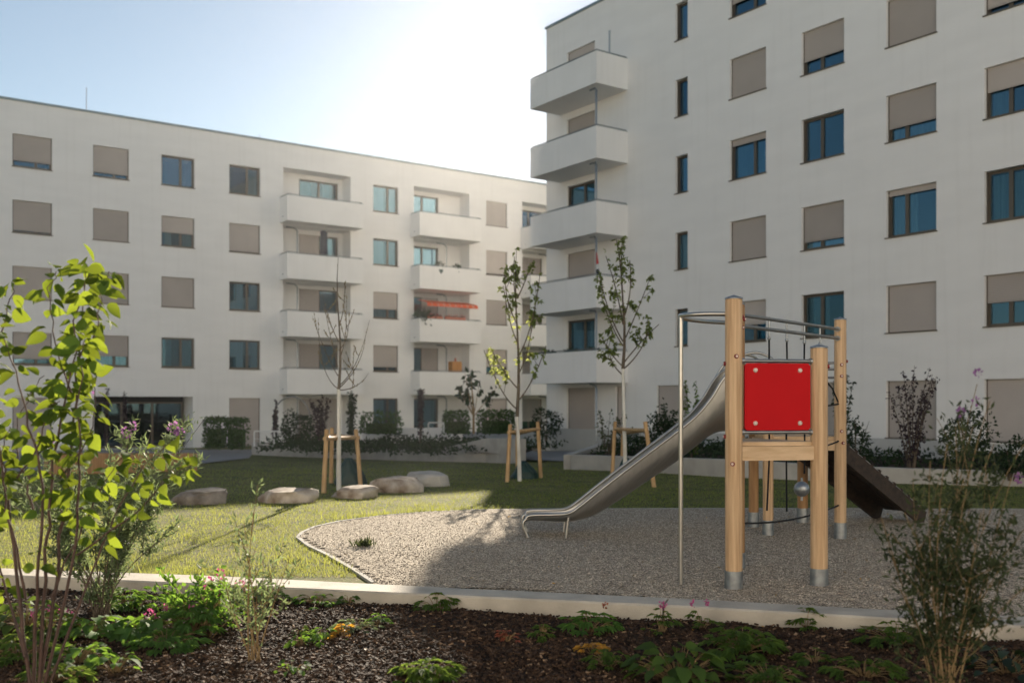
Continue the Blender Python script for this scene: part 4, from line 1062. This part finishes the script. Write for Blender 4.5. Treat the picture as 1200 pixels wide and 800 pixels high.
# fireman pole and hoop
pp=(1.472,8.57)
mb=MB(); mb.tube([W((*pp,-.1)),W((*pp,1.2)),W((*pp,2.345))],.0205,12); mb.build('fireman_pole',M['steel'],TW)
zc=2.345; hp=[Vector((P1[0]-.06,P1[1]+.02,zc)),Vector((1.66,8.40,zc)),Vector((1.53,8.46,zc)),Vector((pp[0]+.0,pp[1],zc)),Vector((1.50,8.74,zc)),Vector((1.60,8.95,zc)),Vector((1.80,9.18,zc)),Vector((P1b[0]-.05,P1b[1]-.02,zc))]
sm_=[]
for i in range(len(hp)-1):
    p0=hp[max(i-1,0)];p1=hp[i];p2=hp[i+1];p3=hp[min(i+2,len(hp)-1)]
    for k in range(5):
        t=k/5; sm_.append(.5*((2*p1)+(-p0+p2)*t+(2*p0-5*p1+4*p2-p3)*t*t+(-p0+3*p1-3*p2+p3)*t**3))
sm_.append(hp[-1])
mb=MB(); mb.tube([W(p) for p in sm_],.020,12); mb.build('hoop',M['steel'],TW)
# double overhead bar P1b -> P3
dd=Vector((P3[0]-P1b[0],P3[1]-P1b[1],0)); ll=dd.length; dd.normalize(); B0=Vector((*P1b,0))
def onn(s,z): return W(B0+dd*s+Vector((0,0,z)))
for z_ in (2.43,2.325):
    mb=MB(); mb.tube([onn(.05,z_),onn(ll-.03,z_)],.019,10); mb.build('overhead_bar',M['tube'],TW)
    for s_ in (.085,ll-.075):
        mb=MB(); mb.tube([onn(s_-.015,z_),onn(s_+.015,z_)],.030,10); mb.build('bar_collar',M['galv'],TW)
net=MB(); links=MB()
def spx(px):  # parameter along the net line for a pixel column
    u=(px-600)/F; return (u*B0.y-B0.x)/(dd.x-u*dd.y)
SR=[spx(901.3),spx(922),spx(942.6),spx(960.8)]
rb_=MB()
def sag(z0,z1,s0,s1,dp):
    return [onn(s0+(s1-s0)*i/12,z0+(z1-z0)*i/12-dp*4*(i/12)*(1-i/12)) for i in range(13)]
for i,s_ in enumerate(SR):
    links.tube([onn(s_,2.45),onn(s_,2.22)],.011,6); links.ball(onn(s_,2.235),.020,8,6)
    zb_=[.50,.45,.82,.45][i]
    rb_.tube([onn(s_,2.22),onn(s_+.01*math.sin(i*2),1.9),onn(s_-.01,1.5),onn(s_+.012*(-1)**i,1.1),onn(s_-.05*(i==0),zb_)],.0095,6)
links.build('shackle',M['galv'],TW)
rb_.tube(sag(.43,.40,.06,ll-.05,.06),.0095,6)
rb_.tube(sag(1.22,1.14,.25,ll-.05,.10),.0095,6)
rb_.tube(sag(1.66,1.57,.9,ll-.05,.06),.0095,6)
rb_.tube([onn(SR[3],1.9),onn(SR[3]+.35,1.75),onn(ll-.04,1.57)],.0095,6)
rb_.build('rope_net',M['rope'],TW)
for z_ in (.40,1.14,1.57):
    mb=MB(); mb.ball(onn(ll-.05,z_),.022,8,6); mb.build('rope_clamp',M['rope'],TW)
sb=MB(); q=onn(spx(939.5),.66); sb.ball(q,.083,24,16); sb.tube([q-Vector((0,0,.07)),q-Vector((0,0,.125))],.013,8); sb.tube([q+Vector((0,0,.07)),q+Vector((0,0,.12))],.013,8)
sb.build('steel_ball',M['galv'],TW)
# ladder bars of rear tower (P3-P4)
mb=MB()
for z_ in (2.045,1.97,1.875): mb.tube([W((*P4,z_)),W((*P3,z_))],.014,8)
mb.build('guard_rail',M['tube'],TW)
mb=MB()
for z_ in (1.9,1.6): mb.tube([W((*P5,z_)),W((*P6,z_))],.014,8)
mb.build('guard_rail',M['tube'],TW)
# slide: swept trough
prof=[] # X, Y centre, z rail, z bottom, half width
prof=[(.165,11.70,.235,.20,.25),(.20,11.70,.262,.205,.25),(.30,11.70,.272,.205,.25),(.48,11.70,.275,.195,.25),(.66,11.71,.290,.19,.25),(.80,11.73,.375,.205,.25),(1.00,11.76,.53,.265,.25),
      (1.28,11.80,.74,.43,.25),(1.64,11.85,1.005,.665,.25),(1.95,11.90,1.23,.86,.25),(2.20,11.94,1.43,1.045,.25),(2.38,11.97,1.64,1.18,.25),(2.50,11.99,1.83,1.235,.255),(2.62,12.01,1.96,1.25,.26),(2.80,12.04,2.02,1.25,.265),(3.02,12.07,2.03,1.245,.27)]
def cr(P,t):
    k=(len(P)-1)*t; i=min(int(k),len(P)-2); f=k-i
    p0=P[max(i-1,0)];p1=P[i];p2=P[i+1];p3=P[min(i+2,len(P)-1)]
    return tuple(.5*((2*b)+(-a+c)*f+(2*a-5*b+4*c-d_)*f*f+(-a+3*b-3*c+d_)*f**3) for a,b,c,d_ in zip(p0,p1,p2,p3))
NS=90; NC=18; vin=[];vout=[]; railn=[];railf=[]
pr=[cr(prof,i/NS) for i in range(NS+1)]
for i,(X,Y,zr,zb_,hw) in enumerate(pr):
    # direction in plan/profile for thickness
    j=min(i+1,NS); k=max(i-1,0); tx=pr[j][0]-pr[k][0]; tz=pr[j][3]-pr[k][3]; L2=math.hypot(tx,tz) or 1; nx,nz=-tz/L2,tx/L2
    for c_ in range(NC+1):
        a=math.pi*c_/NC; s_=-math.cos(a); dep=max(0,math.sin(a))**.62
        y=Y+s_*hw; z=zr-(zr-zb_)*dep
        vin.append(W((X,y,z+.0))); vout.append(W((X-nx*.006,Y+s_*(hw+.006),z-nz*.012-.002)))
    railn.append(W((X,Y-hw-.004,zr+.004))); railf.append(W((X,Y+hw+.004,zr+.004)))
mb=MB(); nn_=NC+1; fs=[]
for i in range(NS):
    for c_ in range(NC):
        q=(i*nn_+c_,(i+1)*nn_+c_,(i+1)*nn_+c_+1,i*nn_+c_+1); fs.append(q); fs.append(tuple(reversed([v+len(vin) for v in q])))
mb.add(vin+vout,fs,True)
sl=mb.build('slide',M['steel'],TW)
mb=MB(); mb.tube(railn,.019,10); mb.tube(railf,.019,10)
mb.build('slide_rim',M['steel'],sl)
# rolled lip at the foot and its support loops
for s_ in (-1,1):
    y=11.70+s_*.255; mb=MB()
    mb.tube([W((.17,y,.235)),W((.135,y,.20)),W((.13,y,.15)),W((.16,y,.07)),W((.215,y,-.05))],.019,10)
    mb.build('slide_leg',M['steel'],sl)
    mb=MB(); mb.tube([W((.66,y-.0*s_,.25)),W((.64,y,.10)),W((.625,y,-.05))],.016,10); mb.build('slide_leg',M['steel'],sl)
mb=MB(); mb.tube([W((.17,11.445,.235)),W((.17,11.955,.235))],.019,10)
mb.build('slide_lip',M['steel'],sl)
# entrance arc bars
for yy,(px_,py_) in (( -1,P4),(1,P5)):
    base_=12.045+yy*.26
    mb=MB(); pts=[(2.50,base_,1.80),(2.60,base_,1.98),(2.72,base_,2.12),(2.88,base_,2.18),(3.02,base_,2.16),(3.12,base_+(py_-base_)*.6,2.08),(px_+.0,py_,1.95)]
    pts=[W(p) for p in pts]; o_=[]
    for i in range(len(pts)-1):
        p0=pts[max(i-1,0)];p1=pts[i];p2=pts[i+1];p3=pts[min(i+2,len(pts)-1)]
        for k in range(4):
            t=k/4; o_.append(.5*((2*p1)+(-p0+p2)*t+(2*p0-5*p1+4*p2-p3)*t*t+(-p0+3*p1-3*p2+p3)*t**3))
    o_.append(pts[-1]); mb.tube(o_,.017,8); mb.build('slide_handle',M['steel'],sl)
# climbing ramp on the right
A1=Vector((3.93,11.75,1.02)); A2=Vector((5.44,13.0,.045)); dv=(A2-A1).normalized(); sd=Vector((-dv.y,dv.x,0)).normalized()
upv=sd.cross(dv); upv=-upv if upv.z<0 else upv
rp=MB()
for k in (0,1):
    o_=sd*(k*.62); rp.obox(W(A1+o_),W(A2+o_),.045,.20,up=upv)
rmp=rp.build('climbing_ramp',M['darkplank'],TW)
pk=MB(); Lr=(A2-A1).length
for i in range(3):
    o_=sd*(.13+.18*i)+upv*.10; pk.obox(W(A1+o_),W(A2+o_),.165,.03,up=upv)
pk.build('ramp_board',M['darkplank'],rmp)
for k in (0,1):
    pk=MB(); o_=sd*(k*.62)+upv*.104; pk.tube([W(A1+o_),W(A2+o_)],.014,8); pk.build('ramp_edge',M['steel'],rmp)
pk=MB()
for i in range(11):
    c0=A1+dv*(Lr*(i+.5)/11)+upv*.118; pk.obox(W(c0-sd*.02),W(c0+sd*.64),.05,.03,up=upv)
pk.build('ramp_rung',M['darkplank'],rmp)

# ------------------------------------------------------------------ foreground: big-leaved bush on the left
def bush_leaves(mb,P,n,size,t0=.25,pair=True,droop=.35,spread=1.0,up=.1):
    for i in range(n):
        t=t0+(1-t0)*(i+rnd.random())/n; p=along(P,t); tan=(along(P,min(1,t+.03))-along(P,max(0,t-.03))).normalized()
        side=rv(); side=(side-tan*side.dot(tan)).normalized()
        for s_ in ((1,-1) if pair else (1,)):
            d=(side*s_*spread+tan*.45+Vector((0,0,rnd.uniform(-.55,up)))).normalized()
            pet=p+d*size*rnd.uniform(.15,.35); l=size*rnd.uniform(.6,1.2)
            n_=(Vector((0,0,.75))+rv()*1.0+Vector((0,-.25,0))).normalized()
            leaf(mb,pet,d+Vector((0,0,-.45)),n_,l,l*rnd.uniform(.66,.82),rnd.uniform(.1,.4),rnd.uniform(.1,.6),big=True)
YB=5.6
base=at(42,782,YB); base.z=soilh(base.x,base.y)-.02
bush=empty('broad_leaved_bush',base,0,'large bush with bright heart-shaped leaves and reddish stems at the left edge','bush')
stm=MB(); lf=MB()
def bstem(pts,r0=.016,n=14,size=.105,t0=.25,Yd=0.0,wob=.04):
    r0*=.72; n=int(n*1.0); size*=.98; t0*=.85
    P0=[at(a,b,YB+Yd*i/(len(pts)-1))-base for i,(a,b) in enumerate(pts)]
    P0[0]=P0[0] if P0[0].z>.2 else Vector((P0[0].x,P0[0].y,0))
    out=[]
    for i in range(len(P0)-1):
        p0=P0[max(i-1,0)];p1=P0[i];p2=P0[i+1];p3=P0[min(i+2,len(P0)-1)]
        for k in range(5):
            t=k/5; out.append(.5*((2*p1)+(-p0+p2)*t+(2*p0-5*p1+4*p2-p3)*t*t+(-p0+3*p1-3*p2+p3)*t**3)+Vector((noise.noise(Vector((pts[0][0]+len(out)*.5,pts[-1][0],0)))*.035,0,0))*min(1,len(out)/4))
    out.append(P0[-1]); m_=len(out)
    stm.tube(out,[max(.0025,r0*(1-.85*i/(m_-1))) for i in range(m_)],7)
    bush_leaves(lf,out,n,size,t0)
    return out
bstem([(36,782),(22,690),(4,560),(-10,440),(8,370),(14,330)],.017,20,.105,.35,.2)
bstem([(40,782),(42,700),(50,590),(36,500),(12,420),(-4,370)],.016,17,.10,.3,-.3)
bstem([(44,784),(66,680),(80,560),(88,470),(96,380),(100,305)],.018,30,.115,.35,.3)
bstem([(46,784),(52,680),(57,600),(70,500),(84,430),(95,345),(112,310)],.016,26,.115,.4,.0)
bstem([(50,784),(88,640),(92,540),(94,440),(98,400)],.014,20,.105,.35,-.2)
bstem([(54,786),(100,690),(132,610),(170,545),(205,515)],.012,17,.09,.45,.1)
bstem([(60,700),(90,630),(120,570),(148,530)],.010,12,.09,.3,.2)
bstem([(90,650),(160,600),(196,560),(225,545)],.009,12,.08,.35,-.2)
bstem([(30,770),(10,700),(-20,600),(-40,520)],.014,14,.10,.35,.3)
bstem([(30,700),(10,600),(2,540),(12,500)],.012,12,.10,.35,-.1)
bstem([(40,600),(30,560),(18,520),(30,470),(52,440)],.009,10,.10,.3,.15)
bstem([(84,460),(64,400),(58,345),(66,318)],.008,11,.11,.2,.1)
bstem([(92,420),(114,385),(118,345),(128,318)],.008,11,.11,.2,-.1)
bstem([(70,560),(100,520),(112,470),(108,440)],.008,10,.10,.3,.1)
bstem([(20,560),(46,520),(56,480),(70,470)],.008,9,.10,.3,-.1)
stm.build('stem',M['barkred'],bush); lf.build('foliage',M['bigleaf'],bush)
# fine-leaved flowering bush behind it
def wispy(px,pyb,Y,stems,leafn,ls,lm,sm_mat,label,name,flower=None,fl=(),zoff=0.0,rad=.007,lw=.22,cat='bush',spread=.05,t0=.15,updir=.6):
    base=at(px,pyb,Y); base.z=soilh(base.x,base.y)-.02 if Y<9.5 else gz(base.x,base.y)
    t=empty(name,base,0,label,cat); st=MB(); lf=MB(); cs=[]
    for (a,b) in stems:
        e=at(a,b,Y+rnd.uniform(-.35,.35))-base; s0=Vector((rnd.uniform(-.05,.05),rnd.uniform(-.05,.05),0))
        c=curve(s0,e,Vector((-e.x*.12+rnd.uniform(-.06,.06),rnd.uniform(-.05,.05),rnd.uniform(0,.08))),8); cs.append(c)
        st.tube(c,[max(.002,rad*(1-.1*i)) for i in range(9)],5)
        for k in range(4):
            u=rnd.uniform(.3,.85); p=along(c,u); q=p+(c[-1]-c[0]).normalized()*rnd.uniform(.1,.28)+rv()*.14
            c2=curve(p,q,Vector((0,0,0)),3); st.tube(c2,[rad*.5,rad*.4,rad*.3,.0015],4); cs.append(c2)
    st.build('stem',M[sm_mat],t)
    for i in range(leafn):
        c=rnd.choice(cs); u=t0+(1-t0)*rnd.random(); p=along(c,u)+rv()*rnd.uniform(0,spread)
        leaf(lf,p,rv()+Vector((0,0,updir)),rv(),ls*rnd.uniform(.5,1.3),ls*lw*rnd.uniform(.7,1.3),.25,.3)
    lf.build('foliage',M[lm],t)
    if fl:
        fb=MB()
        for (a,b,r,k) in fl:
            c0=at(a,b,Y)-base; fb=MB()
            for i in range(k):
                v=rv(); p=c0+Vector((v.x*r,v.y*r,v.z*r*1.3))
                leaf(fb,p,v+Vector((0,0,.3)),rv(),.022,.018,.2,.1)
            fb.build('flower',M[flower],t)
    return t
wispy(120,700,7.4,[(60,560),(90,540),(130,530),(165,490),(178,500),(222,485),(205,560),(230,540),(70,600),(40,570),(110,570),(190,590),(150,550),(20,560),(240,490),(175,530),(10,590),(60,630),(130,620),(210,620),(30,520)],6800,.058,'sagegreen','bark','grey-green fine-leaved bush with purple flower clusters behind the heart-leaved bush','butterfly_bush','purple',[(148,507,.026,34),(155,499,.018,16),(203,500,.030,40),(212,507,.020,20),(60,515,.02,20),(95,590,.02,18),(106,460,.014,12)])
# tall thin pale plant
wispy(302,788,6.3,[(286,612),(300,640),(320,660),(262,675),(340,650),(280,690),(318,700),(297,600)],520,.05,'sagegreen','strawstem','slender tall pale plant standing alone in the mulch left of centre','slender_plant',rad=.006,cat='plant',lw=.35)
wispy(240,735,7.0,[(215,700),(232,692),(252,688),(268,698),(200,712),(282,708),(240,695),(185,710)],620,.055,'bedleaf','strawstem','bright green flowering plant clump before the kerb at left','flowering_plant','pink',[(246,684,.03,35),(176,722,.03,45),(282,688,.03,40),(258,672,.02,20)],cat='plant',lw=.6,t0=.35)
# right: tall loose shrub close to the camera
wispy(1108,815,5.0,[(1145,450),(1165,520),(1070,560),(1090,540),(1110,520),(1185,560),(1040,640),(1060,600),(1130,560),(1150,600),(1200,620),(1095,620),(1120,640),(1075,680),(1175,660),(1200,520),(1210,680),(1055,690),(1100,580),(1140,500),(1160,470),(1120,500),(1060,640),(1190,600)],3600,.048,'oliveleaf','strawstem','tall loose feathery shrub with straw stems at the right edge','feathery_shrub','purple',[(1146,438,.010,12),(1143,470,.008,8),(1126,483,.010,8),(1196,560,.012,10)],rad=.0042,lw=.30,spread=.085,t0=.22)
# low plants in the bed
def clump(px,py,r,h,n,lm,label,name='bed_plant',ls=.06,flow=None,lobed=False,group='low plants in the mulch bed',lw=.75):
    Y=5; u=(px-600)/F
    while Y<9.6 and EYE+(HY-py)/F*Y>soilh(u*Y,Y): Y+=.02
    base=Vector((u*Y,Y,soilh(u*Y,Y)-.005)); t=empty(name,base,0,label,'plant',group); st=MB(); lf=MB()
    for i in range(n):
        a=rnd.uniform(0,6.28); rr=r*rnd.random()**.6; e=Vector((math.cos(a)*rr,math.sin(a)*rr,h*(1-.5*(rr/r)**2)*rnd.uniform(.35,1.05)))
        c=curve(Vector((e.x*.15,e.y*.15,0)),e,Vector((0,0,.02)),3); st.tube(c,[.003,.0025,.002,.0015],4,False)
        out=Vector((math.cos(a),math.sin(a),rnd.uniform(-.3,.25)))
        lsz=ls*rnd.uniform(.6,1.25)
        if lobed:
            for k in (-.9,-.45,0,.45,.9):
                dd_=Matrix.Rotation(k,3,'Z')@out; leaf(lf,e,dd_,Vector((0,0,1))+rv()*.35,lsz*(1-.25*abs(k)),lsz*.36,.15,.3)
        else:
            leaf(lf,e,out,Vector((0,0,1))+rv()*.6,lsz,lsz*lw,.25,.4,big=True)
    st.build('stem',M['strawstem'],t); lf.build('foliage',M[lm],t)
    if flow:
        for (fm,k,hh) in [flow]:
            for i in range(k):
                fb=MB()
                c0=Vector((rnd.uniform(-r,r)*.7,rnd.uniform(-r,r)*.5,h*hh*rnd.uniform(.85,1.15)))
                for j in range(16): leaf(fb,c0+rv()*.02,rv()+Vector((0,0,.5)),rv(),.02,.015)
                fb.build('flower',M[fm],t)
    return t
CL=[(30,735,.26,.20,70,'leafgreen','leafy plant close to the kerb at the far left edge',.09,None,False),
(150,712,.24,.17,80,'bedleaf','leafy clump below the kerb between the two left bushes',.09,None,True),
(195,760,.22,.13,60,'bedleaf','low bright clump in front of the largest lobed one',.09,None,True),
(20,775,.24,.16,60,'leafgreen','shaded low plant left of the bush stems',.09,None,True),
(320,700,.18,.13,44,'bedleaf','green clump by the kerb right behind the slender pale plant',.07,None,True),
(90,778,.20,.14,50,'bedleaf','leafy plant right beside the foot of the heart-leaved bush',.08,None,False),
(110,748,.20,.16,55,'bedleaf','wide leafy plant under the heart-leaved bush',.10,None,False),
(172,745,.22,.15,60,'bedleaf','broad bright plant in front of the pink flowering clump',.11,None,False),
(225,742,.26,.24,95,'bedleaf','largest lobed green clump at the left of the bed',.09,('pink',3,1.0),True),
(55,752,.2,.22,60,'leafgreen','shaded leafy plant among the bush stems with pink flowers',.08,('pink',4,1.0),True),
(262,722,.18,.24,60,'bedleaf','green clump with a pink head right below the kerb',.08,('pink',1,1.05),True),
(60,800,.22,.10,60,'leafgreen','grey-green low plant at the bottom left corner',.07,None,True),
(135,790,.12,.15,24,'bedleaf','small upright green plant at the lower left edge',.08,None,False),
(372,708,.20,.10,40,'bedleaf','small green plant close below the kerb, left of centre',.06,None,True),
(352,757,.07,.10,12,'bedleaf','tiny green seedling in the sunlit mulch',.06,None,False),
(342,790,.10,.08,16,'bedleaf','small green seedling at the bottom edge beside the slender plant',.06,None,False),
(352,745,.06,.07,10,'leafgreen','tiny green sprout left of the orange-leaved plant',.05,None,False),
(378,752,.14,.11,26,'bedleaf','green plant growing against the orange-leaved plant',.07,None,True),
(418,738,.16,.09,36,'sagegreen','silvery low plant right of the orange-leaved plant',.06,None,True),
(445,732,.08,.09,16,'bedleaf','small fresh green tuft in the mulch',.06,None,True),
(408,708,.07,.08,14,'bedleaf','tiny bright sprout close to the kerb',.06,None,False),
(512,716,.14,.17,26,'leafgreen','dark upright plant against the kerb near the middle',.08,None,True),
(498,800,.20,.14,55,'leafgreen','round lobed plant at the bottom edge near the middle',.09,None,True),
(594,752,.07,.09,14,'russet','small russet plant left of the round green one',.05,None,True),
(634,748,.09,.10,22,'leafgreen','small round green plant near the middle of the bed',.06,None,True),
(690,742,.19,.16,48,'bedleaf','tall lobed plant below the kerb joint with yellowing leaves',.09,('russet',1,1.2),True),
(694,764,.10,.08,18,'orangeleaf','small yellowing plant in front of the tall lobed one',.07,None,True),
(712,782,.14,.12,26,'leafgreen','sparse green plant left of the pink flowers',.07,None,True),
(775,742,.12,.17,18,'leafgreen','plant with a russet and pink flower head beside the kerb joint',.07,('pink',2,1.25),True),
(822,738,.10,.16,14,'leafgreen','plant with a single pink flower head right of the kerb joint',.07,('pink',2,1.3),True),
(795,800,.28,.22,80,'leafgreen','large leafy plant at the bottom edge below the pink flowers',.11,None,False),
(868,765,.24,.17,80,'leafgreen','broad lobed green plant in front of the left tower post',.10,None,True),
(946,735,.13,.15,22,'leafgreen','small dark plant against the kerb in front of the tower',.07,None,True),
(955,778,.12,.10,22,'leafgreen','low green plant between the tower and the right shrub',.07,None,True),
(1012,792,.22,.12,40,'leafgreen','dim low plant left of the feathery shrub',.08,None,True),
(1050,755,.22,.15,50,'leafgreen','leafy plant at the kerb beside the feathery shrub',.08,None,True),
(1180,790,.26,.16,50,'darkleaf','dark low plant at the lower right corner',.08,None,False),
(900,802,.22,.12,45,'leafgreen','low plant at the bottom edge below the broad lobed one',.08,None,True)]
for (px,py,r,h,n,lm,lab,ls,fl,lob) in CL: clump(px,py,r,h,n,lm,lab,ls=ls,flow=fl,lobed=lob)
clump(402,746,.07,.12,16,'orangeleaf','small plant with bright orange-yellow leaves in the mulch',ls=.07,lobed=True)
# fallen leaves
mb=MB()
for i in range(150):
    Y=rnd.uniform(6.2,14); x=rnd.uniform(-.5,.55)*Y; z=(soilh(x,Y)+.02) if Y<yline(KF,x) else ((gz(x,Y)+gh(x,Y)+.012) if inpoly(x,Y,GP) else None)
    if z is None or yline(KF,x)-.03<Y<yline(KB,x)+.05: continue
    v=rv(); v.z*=.2; mb.cur=rnd.choice((0,0,1)); l=rnd.uniform(.02,.05); leaf(mb,Vector((x,Y,z)),v,Vector((0,0,1))+rv()*.4,l,l*.6,.3,.2,big=True)
tag(mb.build('fallen_leaves',[M['strawstem'],M['orangeleaf']]),'small dry fallen leaves scattered over gravel and mulch','leaves',kind='stuff')
# plants growing in the gravel / lawn seen blurred
g=G(425,641); t=empty('weed_tuft',g,0,'small lone green weed growing out of the gravel','weed')
mb=MB()
for i in range(90):
    a=rnd.uniform(0,6.28); d_=Vector((math.cos(a)*.5,math.sin(a)*.5,rnd.uniform(.5,1.3))); leaf(mb,Vector((rnd.gauss(0,.05),rnd.gauss(0,.05),0)),d_,rv(),.13*rnd.uniform(.5,1.1),.012,.1,.3)
mb.build('leaves',M['oliveleaf'],t)

# ------------------------------------------------------------------ scattering volume added to imitate lens glare near the sun
hm=bpy.data.materials.new('glare_volume'); hm.use_nodes=True; hn=hm.node_tree.nodes
for n in list(hn): hn.remove(n)
ho=hn.new('ShaderNodeOutputMaterial'); pv=hn.new('ShaderNodeVolumePrincipled'); pv.inputs['Density'].default_value=.00032
pv.inputs['Color'].default_value=(.95,.96,1,1); pv.inputs['Anisotropy'].default_value=.78
hm.node_tree.links.new(pv.outputs[0],ho.inputs['Volume'])
mb=MB(); mb.box(-405,405,-65,745,-2.0,20); hb=mb.build('glare_volume',hm); tag(hb,kind='stuff')
